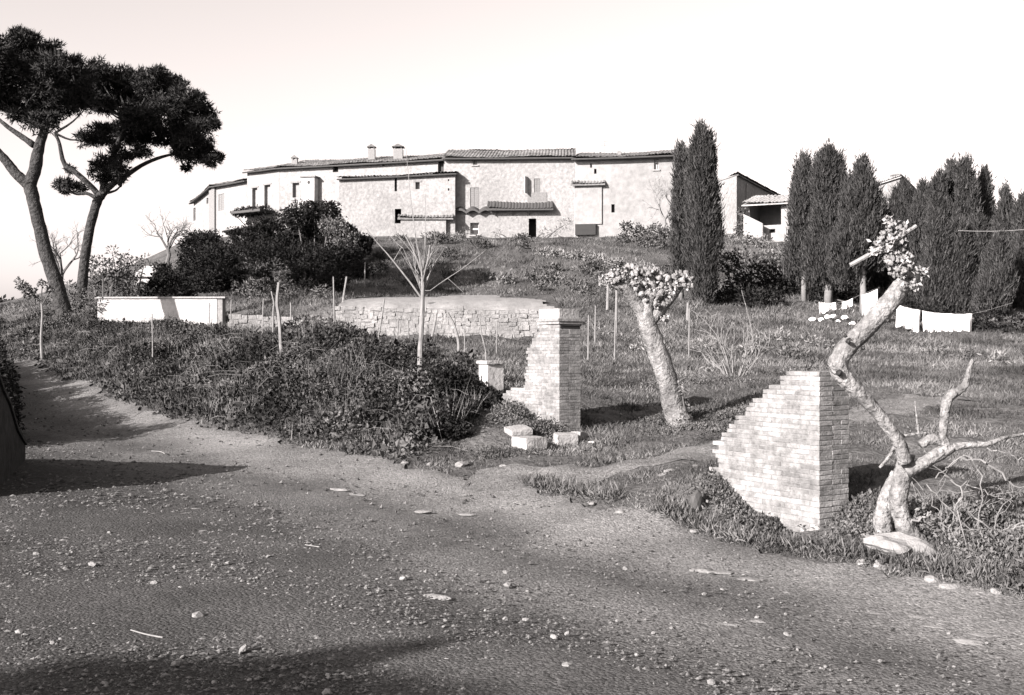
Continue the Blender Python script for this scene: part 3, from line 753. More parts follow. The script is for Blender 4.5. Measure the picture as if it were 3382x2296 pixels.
r2 = np.random.default_rng(21)
c2 = W(2706, CY, 11.3)[:2]
um2 = lambda z: float(np.interp(z, [-0.3, 0.55, 0.60, 0.85, 1.10, 1.353, 1.55, 1.74], [1.72, 1.70, 1.56, 1.56, 1.30, 1.02, 0.74, 0.44]))
pier2, tl, tr = pier('broken brick gate pier with raking stepped flank beside the twisted tree', c2, -0.22, 1.755, um2, 0.46,
             lambda z: 0.060 if z < 0.5 else 0.052, r2, (c2[0], c2[1], -0.1))
c1 = W(1847, CY, 18.4)[:2]
um1 = lambda z: float(np.interp(z, [0.3, 1.22, 1.28, 1.40, 1.7, 1.85, 1.95, 2.2, 2.37], [1.85, 1.80, 1.15, 1.10, 0.97, 1.05, 1.02, 0.78, 0.66]))
pier1, tl, tr = pier('tall brick gate pier with capstone above the fallen stone blocks', c1, 0.32, 2.40, um1, 0.45, lambda z: 0.056, np.random.default_rng(5), (c1[0], c1[1], 0.45))
q = c1 - tl * 0.03 - tr * 0.03
def slab3(q, z, a, b, h): return box(A([q[0], q[1], z]), A([*(tr * a), 0]), A([*(tl * b), 0]), (0, 0, h))
mk('corbel_course', *slab3(q, 2.402, 0.51, 0.66, 0.045), M_BRICK[2], pier1)
mk('corbel_course', *slab3(c1 - tl * 0.05 - tr * 0.05, 2.449, 0.55, 0.68, 0.045), M_BRICK[1], pier1)
mk('capstone', *slab3(c1 + tl * 0.02 + tr * 0.02, 2.496, 0.40, 0.62, 0.17), M_PALE, pier1)
hz = c1 + tr * 0.10
mk('put_log_slot', *box(A([*(c1 + tr * 0.03 - tl * 0.004), 2.325]), A([*(tr * 0.40), 0]), A([*(tl * 0.03), 0]), (0, 0, 0.05)), M_DARK, pier1)

# small plastered post
def rock_geo(r, sx, sy, sz, sub=2, rough=0.16, flat=0.0):
    bm = bmesh.new(); bmesh.ops.create_icosphere(bm, subdivisions=sub, radius=1.0)
    V = A([v.co[:] for v in bm.verts]); Fs = A([[v.index for v in f.verts] for f in bm.faces]); bm.free()
    for _ in range(5):
        d = unit(r.normal(size=3)); h = r.uniform(0.45, 0.85); t = V @ d
        V = V - np.clip(t - h, 0, None)[:, None] * d * 0.95
    V = V * (1 + rough * 0.4 * r.normal(size=(len(V), 1)).clip(-1, 1))
    return V * A([sx, sy, sz]), Fs

def worn_block(r, sx, sy, sz):
    bm = bmesh.new(); bmesh.ops.create_cube(bm, size=1.0)
    bmesh.ops.subdivide_edges(bm, edges=bm.edges[:], cuts=3, use_grid_fill=True)
    V = A([v.co[:] for v in bm.verts]); Fs = [[v.index for v in f.verts] for f in bm.faces]; bm.free()
    rr = np.linalg.norm(V, axis=1, keepdims=True)
    V = V * (1 - 0.045 * np.clip((rr - 0.62) / 0.25, 0, 1)) + r.normal(0, 0.014, V.shape) * (0.25 / max(sx, sy, sz, 0.25) if max(sx, sy, sz) < 0.99 else 1)
    return V * A([sx, sy, sz]), A(Fs)
def rot(V, rz, rx=0.0, ry=0.0):
    cz, sz = math.cos(rz), math.sin(rz); cx, sx = math.cos(rx), math.sin(rx); cy, sy = math.cos(ry), math.sin(ry)
    Rz = A([[cz, -sz, 0], [sz, cz, 0], [0, 0, 1]]); Rx = A([[1, 0, 0], [0, cx, -sx], [0, sx, cx]]); Ry = A([[cy, 0, sy], [0, 1, 0], [-sy, 0, cy]])
    return V @ (Rz @ Rx @ Ry).T

r = np.random.default_rng(9)
b = W(1622, 1300, 20.4); zb = gz(b[0], b[1]) - 0.15; zt = W(0, 1203, 20.4)[2]
post = thing('plastered_post', 'short whitewashed post with flat cap between brambles and tall pier', 'post', (b[0], b[1], zb))
hw = 0.17; dx = A([math.cos(0.55), math.sin(0.55)]); dy = A([-dx[1], dx[0]])
mk('shaft', *box(A([*(b[:2] - dx * hw - dy * hw), zb]), A([*(dx * 2 * hw), 0]), A([*(dy * 2 * hw), 0]), (0, 0, zt - zb)), M_WHITE, post)
V, Fs = worn_block(r, 0.42, 0.42, 0.07); mk('cap', rot(V, 0.55) + A([b[0], b[1], zt + 0.034]), Fs, M_PALE, post)

def boulder_geo(r, sx, sy, sz):
    V, Fs = rock_geo(r, 1, 1, 1, 3, 0.10); th = np.arctan2(V[:, 1], V[:, 0])
    V = V * (1 + A([1, 1, 0]) * (0.16 * np.sin(3 * th + 1) + 0.10 * np.sin(5 * th + 2.2) + 0.06 * np.sin(9 * th))[:, None])
    V[:, 2] = np.where(V[:, 2] > 0, V[:, 2] * (1 + 0.25 * np.sin(V[:, 0] * 3 + V[:, 1] * 4)), V[:, 2] * 0.9)
    return V * A([sx, sy, sz]), Fs
def ground_rock(name, label, cat, px, py, size, rz=0.0, rx=0.0, ry=0.0, m=None, sub=2, lift=0.0, rr=r, group=None, block=False):
    p = GP(px, py); V, Fs = worn_block(rr, *size) if block else (boulder_geo(rr, *size) if sub == 3 else rock_geo(rr, *size, sub=sub))
    V = rot(V, rz, rx, ry)
    o = mk(name, V + A([p[0], p[1], p[2] + lift]), Fs, m or M_STONE, origin=(p[0], p[1], p[2] + lift + V[:, 2].min()))
    return tag(o, label, cat, group)
ground_rock('stone_block', 'squared pale stone block lying before the tall pier', 'stone block', 1748, 1482, (0.40, 0.46, 0.24), rz=0.55, m=M_PALE, block=True, lift=0.07)
ground_rock('stone_slab', 'thin pale slab leaning behind the squared block', 'stone slab', 1712, 1452, (0.36, 0.42, 0.10), rz=0.35, rx=0.12, ry=-0.1, m=M_PALE, block=True, lift=0.14)
ground_rock('boulder', 'rounded pale boulder at the foot of the tall pier', 'boulder', 1868, 1462, (0.36, 0.24, 0.20), rz=0.3, rx=0.1, m=M_PALE, lift=0.05, block=True)
ground_rock('boulder', 'small grey boulder half under the pier corner', 'boulder', 1912, 1452, (0.22, 0.2, 0.16), rz=0.9, ry=0.2, m=M_STONE, lift=0.04, block=True)
ground_rock('stone_chip', 'small white chip in the grass right of the tall pier', 'stone', 1962, 1462, (0.12, 0.07, 0.035), m=M_PALE, lift=0.01)
ground_rock('flat_boulder', 'broad flat boulder lying at the foot of the twisted tree', 'boulder', 2955, 1850, (0.31, 0.20, 0.11), rz=-0.35, ry=0.12, m=M_STONE, lift=0.12, sub=3)
for px, py, s in ((2890, 1858, 0.09), (2850, 1868, 0.06), (2915, 1875, 0.07), (2835, 1838, 0.05), (3080, 1920, 0.07), (3130, 1945, 0.06), (3290, 1962, 0.05), (2860, 1780, 0.06), (2812, 1738, 0.08), (2855, 1668, 0.09), (3085, 1745, 0.07), (3062, 1770, 0.05)):
    ground_rock('rubble_stone', 'pale rubble stone on the verge around the twisted tree', 'stone', px, py, (s * 1.3, s, s * 0.7), rz=r.random() * 3, m=M_STONE, sub=2, lift=s * 0.15, group='rubble stones round the twisted tree')
for px, py, s in ((1602, 1420, 0.09), (1640, 1440, 0.05), (1525, 1540, 0.12), (1665, 1545, 0.08), (1340, 1530, 0.07), (1420, 1535, 0.06), (1955, 1665, 0.05), (2045, 1695, 0.06), (690, 1376, 0.1), (2297, 1545, 0.07), (2215, 1560, 0.08), (2240, 1552, 0.06), (2190, 1572, 0.07), (2300, 1758, 0.06)):
    ground_rock('verge_stone', 'pale loose stone along the grassy edge of the road', 'stone', px, py, (s * 1.4, s, s * 0.55), rz=r.random() * 3, m=M_PEB, sub=2, lift=s * 0.05, group='loose stones on the road verge')
ground_rock('tree_stump', 'low black tree stump at the road edge beside the broken pier', 'stump', 2300, 1690, (0.09, 0.09, 0.17), m=M_METAL, lift=0.08)

# ------------------------------------------------------------------ terrace retaining wall, stone by stone
def stone_wall(label, pts, hts, r, name='terrace_wall', m=M_WST, limit=290):
    """pts: plan polyline; hts: wall heights; stones as parts, mortar core behind"""
    pts = A(pts, float); d = np.concatenate([[0], np.cumsum(np.hypot(*np.diff(pts, axis=0).T))])
    at = lambda s: A([np.interp(s, d, pts[:, 0]), np.interp(s, d, pts[:, 1])])
    mid = at(d[-1] / 2); root = thing(name, label, 'wall', (mid[0], mid[1], gz(*mid) - 0.2))
    core = []; n = 0
    ns = int(d[-1] / 0.6)
    for i in range(ns):
        s0, s1 = d[-1] * i / ns, d[-1] * (i + 1) / ns
        a, b = at(s0), at(s1); z0 = min(gz(*a), gz(*b)) - 0.4; h = np.interp((s0 + s1) / 2, d, hts)
        t = unit(b - a); nn = A([t[1], -t[0]])
        core.append(box(A([*(a + nn * 0.115), z0]), A([*(b - a), 0]), A([*(-nn * 0.55), 0]), (0, 0, h - z0 - 0.05)))
    mk('rubble_core', *cat_geo(core), M_WCORE, root)
    row = 0; zoff = -0.15
    bases = [worn_block(r, 1, 1, 1) for _ in range(6)]
    zrow = None
    cnt = 0; over = []
    rowh = []
    z = 0.0
    while z < 1.45: rowh.append(r.uniform(0.13, 0.2)); z += rowh[-1]
    for ri, rh in enumerate(rowh):
        s = r.uniform(-0.2, 0.0); zbase = sum(rowh[:ri]) - 0.2
        while s < d[-1]:
            l = r.uniform(0.14, 0.40)
            q0, q1 = at(max(s, 0)), at(min(s + l, d[-1])); c = (q0 + q1) / 2; tt = unit(q1 - q0 + 1e-6); g = gz(c[0] + tt[1] * 0.9, c[1] - tt[0] * 0.9); top = np.interp(s + l / 2, d, hts)
            zc = g + zbase + rh / 2
            if zc + rh / 2 < top + 0.06 and zc > g - 0.25:
                V, Fs = bases[r.integers(0, 6)]
                t = unit(q1 - q0 + 1e-6); ang = math.atan2(t[1], t[0])
                Vw = rot(V * A([l - 0.015, 0.28, rh]) * A([1.02, r.uniform(0.9, 1.15), r.uniform(0.9, 1.25)]), ang + r.normal(0, 0.03), 0, r.normal(0, 0.06)) + A([c[0], c[1], zc + r.normal(0, 0.02)])
                Vw = Vw + A([*(A([t[1], -t[0]]) * r.normal(0, 0.015)), 0])
                if cnt < limit: mk('stone', Vw, Fs, m, root); cnt += 1
                else: over.append((Vw, Fs))
            s += l
    if over: tag(mk('stonework', *cat_geo(over), m, root), kind='stuff')
    return root
rw_ = np.random.default_rng(31)
top = lambda py, D: EYE - (py - CY) / F * D
stone_wall('long pale dry-stone wall holding up the grassy terrace', [W(1112, CY, 41.75)[:2], W(1500, CY, 41.7)[:2], W(1865, CY, 41.7)[:2]], [top(1012, 41.7), top(1016, 41.7), top(1026, 41.7)], rw_)
stone_wall('low broken stretch of stone wall beside the whitewashed wall', [W(760, CY, 41.5)[:2], W(1095, CY, 41.8)[:2]], [top(1042, 41.5), top(1046, 41.8)], rw_, limit=120)

# whitewashed garden wall under the pines
fW = Fac(322, 43.6, 716, 43.4)
z0 = gz(*fW.p(fW.L / 2, 0)[:2]) - 0.5; zt = fW.uz(500, 986)[1]
gw = thing('garden_wall', 'whitewashed garden wall catching tree shadows under the pines', 'wall', fW.p(fW.L / 2, z0))
mk('wall', *fW.slab(0, fW.L, z0, zt, -0.35, 0.0), M_WHITE, gw)
mk('coping', *fW.slab(-0.08, fW.L + 0.35, zt + 0.002, zt + 0.07, -0.42, 0.07), M_PALE, gw)
mk('end_pier', *fW.slab(fW.L + 0.002, fW.L + 0.22, z0, zt, -0.45, -0.02), M_STONE, gw)

# ------------------------------------------------------------------ trees
def tree_pts(lst, D):
    """list of (px, py) or (px, py, D) -> world points"""
    return [W(q[0], q[1], q[2] if len(q) > 2 else D) for q in lst]
def limb(lst, wpx, D, n=14, sides=8, lump=0.0, r=rng):
    P = tree_pts(lst, D); R = [w / F * D / 2 for w in wpx]
    P, R = smooth_path(P, R, n); return tube(P, R, sides, lump, r)

def grow(P, d, L, R, depth, r, out, spread=0.6, seg=4, up=0.15, kids=3, minr=0.004, ratio=0.66):
    """recursive bare branches"""
    pts = [A(P)]; d = unit(d)
    for i in range(seg):
        d = unit(d + r.normal(0, 0.14, 3) + A([0, 0, up * 0.3])); pts.append(pts[-1] + d * L / seg)
    out.append(tube(pts, np.linspace(R, max(R * 0.55, minr), seg + 1), 5 if R > 0.02 else 4))
    if depth > 0:
        for k_ in range(kids):
            t = r.uniform(0.4, 1.0); j = min(seg, max(1, int(round(t * seg))))
            nd = unit(d + r.normal(0, spread, 3) + A([0, 0, up]))
            grow(pts[j], nd, L * ratio * r.uniform(0.75, 1.15), max(R * 0.5, minr), depth - 1, r, out, spread, max(2, seg - 1), up, kids, minr, ratio)

def bare_tree(name, label, px, ybase, ytop, D, r, wpx=14, fork=0.4, depth=4, m=M_TWIGD, spread=0.6, group=None, lean=0.0, cat='tree', kids=3):
    b = W(px, ybase, D); zg = gz(b[0], D); b[2] = min(b[2], zg) if abs(b[2] - zg) < 2 else zg
    b[2] = zg - 0.05
    H = W(px, ytop, D)[2] - b[2]
    root = thing(name, label, cat, b, group)
    R = wpx / F * D / 2
    p = [b]; 
    for i in range(1, 5): p.append(b + A([lean * H * fork * i / 4 + r.normal(0, 0.03), r.normal(0, 0.03), H * fork * i / 4]))
    mk('trunk', *tube(p, np.linspace(R * 1.25, R * 0.85, 5), 8), m, root)
    out = []
    for k_ in range(4):
        a = 6.283 * k_ / 4 + r.random()
        grow(p[-1] - A([0, 0, 0.05]), A([math.cos(a) * spread, math.sin(a) * spread, 0.9]), H * (1 - fork) * 0.5, R * 0.6, depth, r, out, spread, kids=kids)
    mk('branches', *cat_geo(out), m, root)
    return root

# --- two umbrella pines
def px_clumps(lst, D, r, dep=1.8, asp=0.85, ground=False):
    out = []
    for px, py, rp in lst:
        Dd = D + r.uniform(-dep, dep)
        if ground: Dd = min(Dd, max(GP(px, py + rp * 0.55)[1], D - 14))
        R = rp / F * Dd
        out.append((W(px, py, Dd), (R, R * 1.0, R * asp)))
    return out
def pine(label, base, limbs, clumps, D, r, extra=()):
    b = W(*base, D); b[2] = gz(b[0], D) - 0.1
    root = thing('umbrella_pine', label, 'pine tree', b)
    for i, (pts, w) in enumerate(limbs):
        mk('trunk' if i == 0 else 'limb', *limb(pts, w, D, 34 if i == 0 else 18, 14, 0.045, r), M_BARK, root, smooth=True)
    cl = px_clumps(clumps, D, r)
    # break every clump into smaller tufts so that the outline is uneven
    sub = []
    for c, rad in cl:
        sub.append((c, A(rad) * 0.9))
        for _ in range(7):
            d = unit(r.normal(size=3) + A([0, 0, 0.3])); sub.append((A(c) + d * A(rad) * r.uniform(1.0, 1.16), A(rad) * r.uniform(0.12, 0.2)))
        for _ in range(12):
            d = unit(r.normal(size=3)) * A([1, 1, 0.75]); sub.append((A(c) + d * A(rad) * 0.95, A(rad) * A([1.15, 1.15, 0.8]) * r.uniform(0.22, 0.42)))
    V1 = clump_leaves(sub, 2500, 0.19, 0.026, r, out=0.9, lo=0.2, up=0.25, geo=needlegeo)
    mk('crown', *V1, M_PINE, root)
    # fine branches reaching into the crown
    tips = []
    src = [W(*limbs[0][0][-1], D)] + [W(*l[0][-1], D) for l in limbs[1:]]
    for c, rad in cl:
        s = src[int(np.argmin([np.linalg.norm(A(c) - q) for q in src]))]
        m_ = (s + A(c)) / 2 + A([0, 0, -0.15])
        P, R = smooth_path([s, m_, A(c)], [0.06, 0.04, 0.015], 7); tips.append(tube(P, R, 5))
    tag(mk('branches', *cat_geo(tips), M_BARK, root), kind='stuff')
    return root
rp = np.random.default_rng(12)
pine('umbrella pine with forked trunk leaning left at the road', (215, 1065),
     [([(222, 1075), (190, 950), (150, 830), (120, 700), (100, 620), (98, 600)], [56, 48, 42, 40, 42, 38]),
      ([(98, 610), (118, 550), (128, 490), (150, 420), (160, 350)], [42, 40, 34, 26, 16]),
      ([(95, 612), (50, 570), (10, 520), (-60, 440)], [36, 32, 28, 18]),
      ([(112, 480), (70, 450), (20, 415), (-30, 370)], [22, 18, 14, 9])],
     [(-60, 200, 115), (30, 170, 78), (85, 135, 40), (120, 190, 72), (190, 220, 66), (240, 230, 50), (60, 270, 75), (150, 300, 70), (110, 385, 62), (75, 340, 55), (150, 400, 40), (-50, 320, 80), (220, 300, 48), (260, 270, 55), (-110, 290, 100), (20, 330, 40), (-150, 180, 90), (215, 350, 44), (260, 330, 40), (180, 160, 26), (60, 115, 22)], 40.0, rp)
pine('umbrella pine with slender trunk leaning right beside the garden wall', (268, 1010),
     [([(262, 1020), (272, 930), (282, 840), (300, 740), (322, 665), (338, 640)], [36, 33, 31, 30, 30, 29]),
      ([(335, 645), (370, 610), (410, 585), (470, 545), (530, 520), (590, 505)], [24, 20, 16, 13, 10, 7]),
      ([(330, 650), (300, 615), (250, 570), (212, 540), (195, 470), (180, 440)], [22, 18, 17, 15, 11, 8]),
      ([(338, 642), (350, 580), (372, 520), (400, 450), (430, 400)], [24, 22, 18, 14, 9]),
      ([(325, 660), (290, 640), (250, 640), (215, 622)], [14, 11, 9, 6]),
      ([(345, 640), (380, 630), (398, 615)], [10, 7, 5])],
     [(320, 245, 55), (385, 265, 58), (440, 290, 62), (500, 275, 55), (545, 290, 52), (600, 325, 55), (650, 370, 50), (675, 420, 42), (620, 400, 60), (550, 370, 62), (480, 360, 58), (425, 350, 45), (360, 325, 42), (320, 310, 40),
      (330, 445, 44), (285, 460, 32), (380, 450, 50), (440, 440, 52), (500, 440, 55), (560, 450, 50), (620, 460, 46), (670, 475, 34), (690, 500, 26), (600, 505, 30), (650, 520, 34), (700, 530, 24), (725, 520, 14), (470, 500, 28), (400, 510, 34), (350, 535, 38), (390, 560, 30), (330, 575, 34), (375, 590, 26), (405, 575, 20),
      (200, 612, 22), (235, 612, 22), (265, 622, 20), (215, 630, 16), (230, 560, 14), (460, 400, 50), (585, 280, 30), (520, 240, 24), (300, 340, 36), (340, 350, 34), (270, 290, 44), (555, 258, 20), (655, 320, 22), (690, 395, 20), (615, 555, 14)], 45.0, rp)

# --- cypresses
def cypress(label, px, ytop, ybot, wpx, D, r, lobes=(), trunkpx=24, base_y=None, group=None, dens=1.0, m=M_CYP, point=0.33):
    """column between pixel rows; ybot: where the foliage ends; the trunk goes on to the ground"""
    c = W(px, ybot, D); zt = W(px, ytop, D)[2]; R = wpx * 0.92 / F * D / 2; zg = gz(c[0], D)
    root = thing('cypress', label, 'cypress', (c[0], D, zg - 0.05), group)
    zb = max(c[2], zg + 0.25)
    cols = [(0.0, 0.0, zb, zt, R * 0.82)]
    for k_ in range(9):
        a = r.random() * 6.28
        h = r.uniform(0.25, 0.96); cols.append((math.cos(a) * R * 0.58, math.sin(a) * R * 0.58, zb + (zt - zb) * max(0, h - r.uniform(0.3, 0.6)), zb + (zt - zb) * h, R * r.uniform(0.34, 0.52)))
    for lx, yt, yb, lw in lobes:
        cols.append((W(lx, 0, D)[0] - c[0], r.uniform(-0.2, 0.2), W(0, yb, D)[2], W(0, yt, D)[2], lw / F * D / 2))
    Vs = []
    for x0, y0, z0, z1, rad in cols:
        z1 = max(z1, z0 + 0.4)
        m_ = max(30, int(dens * 26 * rad * 2 * 3.14 * (z1 - z0))); per = 34; n = m_ * per
        t = r.random(m_); a = r.random(m_) * 6.283; ph = r.random(4) * 6.28
        prof = np.clip(t / 0.10, 0.25, 1) ** 0.5 * np.clip((1 - t) / point, 0.0, 1) ** 0.55
        prof = prof * (1 + 0.2 * np.sin(3 * a + 7 * t + ph[0]) + 0.16 * np.sin(5 * a - 16 * t + ph[1]) + 0.12 * np.sin(2 * a + 31 * t + ph[2]))
        q = rad * prof * (0.6 + 0.42 * r.random(m_) ** 0.5)
        T0 = np.stack([c[0] + x0 + np.cos(a) * q, D + y0 + np.sin(a) * q, z0 + t * (z1 - z0)], -1)
        C = np.repeat(T0, per, 0) + r.normal(0, 1, (n, 3)) * A([0.075, 0.075, 0.16]) * np.repeat(r.uniform(0.6, 1.5, m_), per)[:, None]
        a = np.repeat(a, per)
        ax = np.stack([np.cos(a) * 0.4, np.sin(a) * 0.4, np.full(n, 0.95)], -1) + r.normal(0, 0.28, (n, 3))
        Vs.append(needlegeo(C, ax, 0.22 * r.uniform(0.5, 1.5, n), 0.024 * r.uniform(0.6, 1.4, n), r))
    mk('crown', *cat_geo(Vs), m, root)
    tr_ = trunkpx / F * D / 2
    P = [A([c[0] + r.normal(0, 0.03), D + r.normal(0, 0.03), z]) for z in np.linspace(zg - 0.1, zb + (zt - zb) * 0.7, 6)]
    P[0][:2] = c[0], D
    mk('trunk', *tube(P, np.linspace(tr_ * 1.15, tr_ * 0.4, 6), 8, 0.05, r), M_TWIG, root, smooth=True)
    return root
rc = np.random.default_rng(44)
cypress('tallest twin cypress standing right against the end house', 2318, 425, 985, 84, 46, rc, [(2302, 560, 900, 56), (2346, 600, 780, 50), (2362, 720, 830, 34), (2332, 640, 980, 56), (2335, 445, 580, 46), (2306, 470, 640, 44)], 30, point=0.2)
cypress('slim dark cypress pressed against the left of the tallest one', 2250, 488, 930, 44, 47, rc, [(2258, 580, 900, 40), (2244, 640, 930, 36)], 16, point=0.25)
cypress('slender cypress with blunt top just right of the loggia', 2656, 528, 780, 80, 48, rc, [(2645, 640, 760, 60), (2632, 760, 920, 60)], 18, point=0.3)
cypress('pointed cypress covering the left of the chimney stack', 2736, 500, 760, 92, 47, rc, [(2745, 640, 900, 100), (2712, 770, 930, 90), (2690, 800, 930, 60)], 26)
cypress('broad blunt cypress covering the right of the chimney stack', 2850, 535, 860, 84, 45, rc, [(2845, 600, 850, 100), (2880, 640, 870, 90), (2815, 600, 780, 60), (2790, 760, 930, 90)], 22, point=0.3)
gl = 'tall cypress in the rear of the dense grove above the hanging sheets'; gl2 = 'shorter bushy cypress at the front of the grove above the hanging sheets'
for k_, (px, yt, yb, w, D) in enumerate([(2985, 615, 900, 110, 50), (3050, 618, 960, 110, 49), (3105, 585, 1000, 80, 48), (3145, 550, 980, 80, 49), (3192, 532, 1010, 88, 47.5), (3250, 575, 1000, 84, 48.5), (3322, 636, 1000, 90, 47), (3384, 655, 1030, 90, 46), (3030, 700, 1010, 110, 46), (3090, 720, 1020, 100, 45), (3160, 740, 1040, 100, 45), (3230, 730, 1020, 110, 45.5), (3300, 790, 1040, 100, 44), (2950, 760, 930, 90, 51), (3440, 600, 1040, 120, 47), (2905, 700, 930, 80, 50)]):
    front = 8 <= k_ <= 12
    cypress('highest pointed cypress of the dense grove above the hanging sheets' if k_ == 4 else (gl2 if front else gl), px, yt, yb, w * 0.9, D, rc, [(px + rc.uniform(-45, 45), yt + rc.uniform(60, 160), yb - 10, w * rc.uniform(0.6, 0.9)), (px + rc.uniform(-55, 55), yt + rc.uniform(120, 240), yb, w * rc.uniform(0.6, 0.9))], 16, group=None if k_ == 4 else ('front cypresses of the grove' if front else 'rear cypresses of the grove'), dens=0.9, point=rc.uniform(0.3, 0.6))

# --- evergreen shrubs and bushes
def bush(label, lst, D, r, m=M_EVER, per=2700, L=0.16, Wd=0.045, name='evergreen_shrub', group=None, dep=0.8, cat='shrub', twigs=True, lo=0.3, conv=0.5):
    cl = px_clumps(lst, D, r, dep, 0.95, True)
    cx = np.mean([c[0][0] for c in cl]); D = np.mean([c[0][1] for c in cl]); zg = gz(cx, D)
    root = thing(name, label, cat, (cx, D, zg - 0.05), group)
    mk('foliage', *clump_leaves(cl, per, L, Wd, r, out=0.7, lo=lo), m, root)
    st = []
    for c, rad in cl:
        b = A([cx + (c[0] - cx) * conv, D + (c[1] - D) * 0.4, 0]); b[2] = gz(b[0], b[1]) - 0.05
        P, R = smooth_path([b, (b + c) / 2 + A([0, 0, 0.1]), c], [0.05, 0.035, 0.012], 6); st.append(tube(P, R, 5))
    tag(mk('stems', *cat_geo(st), M_TWIGD, root), kind='stuff')
    return root
rb = np.random.default_rng(77)
bush('round black evergreen at the foot of the far end house', [(640, 810, 45), (690, 805, 50), (640, 880, 60), (700, 880, 65), (740, 850, 55), (620, 930, 40), (680, 940, 50), (745, 930, 55)], 63, rb)
bush('wide black evergreen growing over the curved-roof shed', [(800, 790, 45), (850, 780, 50), (900, 760, 50), (800, 860, 60), (870, 860, 65), (930, 830, 60), (790, 930, 50), (860, 940, 50)], 62, rb)
bush('tall black evergreen rising below the box bay', [(980, 720, 50), (1040, 700, 42), (1090, 700, 40), (1000, 790, 65), (1080, 790, 70), (970, 860, 55), (1060, 880, 70), (1130, 860, 60), (1000, 930, 55), (1090, 940, 50)], 61, rb)
bush('dark evergreen leaning over the slope below the annex', [(1150, 780, 40), (1190, 810, 38), (1160, 860, 45), (1215, 800, 20), (1185, 900, 40)], 60, rb)
bush('grey ivy-like bush hanging over the tall black evergreen', [(1080, 740, 30), (1115, 755, 40), (1140, 800, 35), (1100, 820, 30), (1165, 790, 25)], 59.3, rb, M_BUSH, 1300)
bush('grey feathery bush in front of the wide black evergreen', [(840, 900, 45), (900, 910, 50), (860, 960, 50), (930, 960, 45), (800, 960, 35), (960, 920, 30)], 53, rb, M_BUSH, 900, 0.2, 0.03)
bush('grey bush below the tall black evergreen at the terrace end', [(1010, 950, 35), (1060, 970, 35), (960, 975, 30)], 51, rb, M_BUSH, 900, 0.2, 0.03)
bush('dark low shrub crowning the slope beside the bread oven', [(540, 900, 35), (570, 940, 45), (520, 950, 40), (480, 985, 30), (560, 985, 35), (610, 975, 35)], 56, rb)
bush('olive bush with loose crown between the two pine trunks', [(340, 880, 40), (380, 900, 45), (310, 930, 40), (360, 950, 45), (300, 870, 25)], 49, rb, M_BUSH, 620, 0.2, 0.035, name='olive_bush')
bush('olive bush with pointed tip left of the bread oven', [(410, 860, 28), (430, 890, 40), (400, 930, 45), (440, 950, 40), (480, 860, 20), (370, 830, 16)], 50, rb, M_BUSH, 620, 0.2, 0.035, name='olive_bush')
bush('dark scrub filling the foot of the left pine trunk', [(260, 985, 35), (300, 1000, 32), (220, 950, 28), (240, 1030, 30), (330, 1020, 24), (180, 1000, 26)], 44, rb, M_BUSH, 900, 0.15, 0.03)
sp_ = GP(140, 1192); sg = thing('roadside_sapling', 'sparse sapling with dark leaf tufts beside the road', 'sapling', sp_ - A([0, 0, 0.05]))
Ds = sp_[1]
mk('trunk', *limb([(140, 1196), (136, 1120), (140, 1040), (136, 990)], [12, 10, 8, 7], Ds, 12, 7), M_TWIG, sg)
for pts, w in [([(137, 1000), (110, 970), (85, 950), (60, 925)], [6, 5, 4, 2]), ([(136, 992), (138, 960), (142, 930)], [6, 4, 2]), ([(138, 1010), (155, 980), (168, 955)], [5, 4, 2]), ([(118, 978), (100, 975), (80, 970)], [4, 3, 2])]:
    mk('branch', *limb(pts, w, Ds, 8, 5), M_TWIGD, sg)
mk('foliage', *clump_leaves(px_clumps([(75, 945, 16), (92, 965, 20), (140, 935, 13), (166, 958, 13), (58, 926, 8), (112, 960, 10), (120, 985, 10)], Ds, rb, 0.1), 5200, 0.09, 0.025, rb, lo=0.2), M_BUSH, sg)
bush('dark thicket in shade right of the tallest cypress', [(2410, 870, 45), (2440, 950, 55), (2500, 920, 55), (2560, 930, 60), (2600, 950, 45), (2480, 990, 45), (2400, 980, 40), (2550, 985, 45)], 50, rb, M_EVER, 1300)
bush('grey scrub below the loggia house', [(2440, 850, 35), (2540, 850, 38), (2600, 830, 38), (2520, 800, 25), (2640, 840, 30), (2460, 790, 25)], 57, rb, M_BUSH, 1000)
bush('ivy bush clinging to the dark flank of the gable house', [(2455, 735, 20), (2450, 700, 14), (2450, 760, 22)], 66, rb, M_BUSH, 1500, dep=0.2)
bush('low dark hedge at the base of the end house', [(2070, 750, 22), (2110, 765, 28), (2160, 765, 28), (2200, 770, 25), (2060, 790, 25), (2130, 800, 28), (2190, 810, 25)], 68, rb, M_BUSH, 1500)
bush('thin scrub against the wall by the open doorway', [(1640, 770, 14), (1800, 770, 22), (1840, 765, 20), (1870, 740, 22), (1530, 770, 14), (1700, 782, 10)], 71.5, rb, M_BUSH, 500, 0.2, 0.02)
bush('dark undergrowth behind the clothes line under the cypress grove', [(2780, 960, 40), (2850, 980, 40), (2920, 1000, 40), (2990, 1020, 42), (3060, 1040, 40), (3120, 1050, 40), (3200, 1060, 40), (3280, 1070, 40), (3360, 1080, 40), (2960, 940, 40), (3100, 980, 45), (3250, 1000, 45), (2700, 980, 35)], 49.5, rb, M_EVER, 1300)

# --- bare trees far off
bare_tree('bare_tree', 'small bare tree on the ridge left of the far end house', 555, 885, 690, 66, np.random.default_rng(2), 14, 0.38, 4)
bare_tree('bare_tree', 'bare branching tree behind the left pine trunk', 205, 985, 735, 52, np.random.default_rng(4), 16, 0.35, 4)
bare_tree('bare_tree', 'pale bare tree growing against the end house wall', 2195, 770, 570, 70, np.random.default_rng(6), 10, 0.3, 4, M_TWIG)

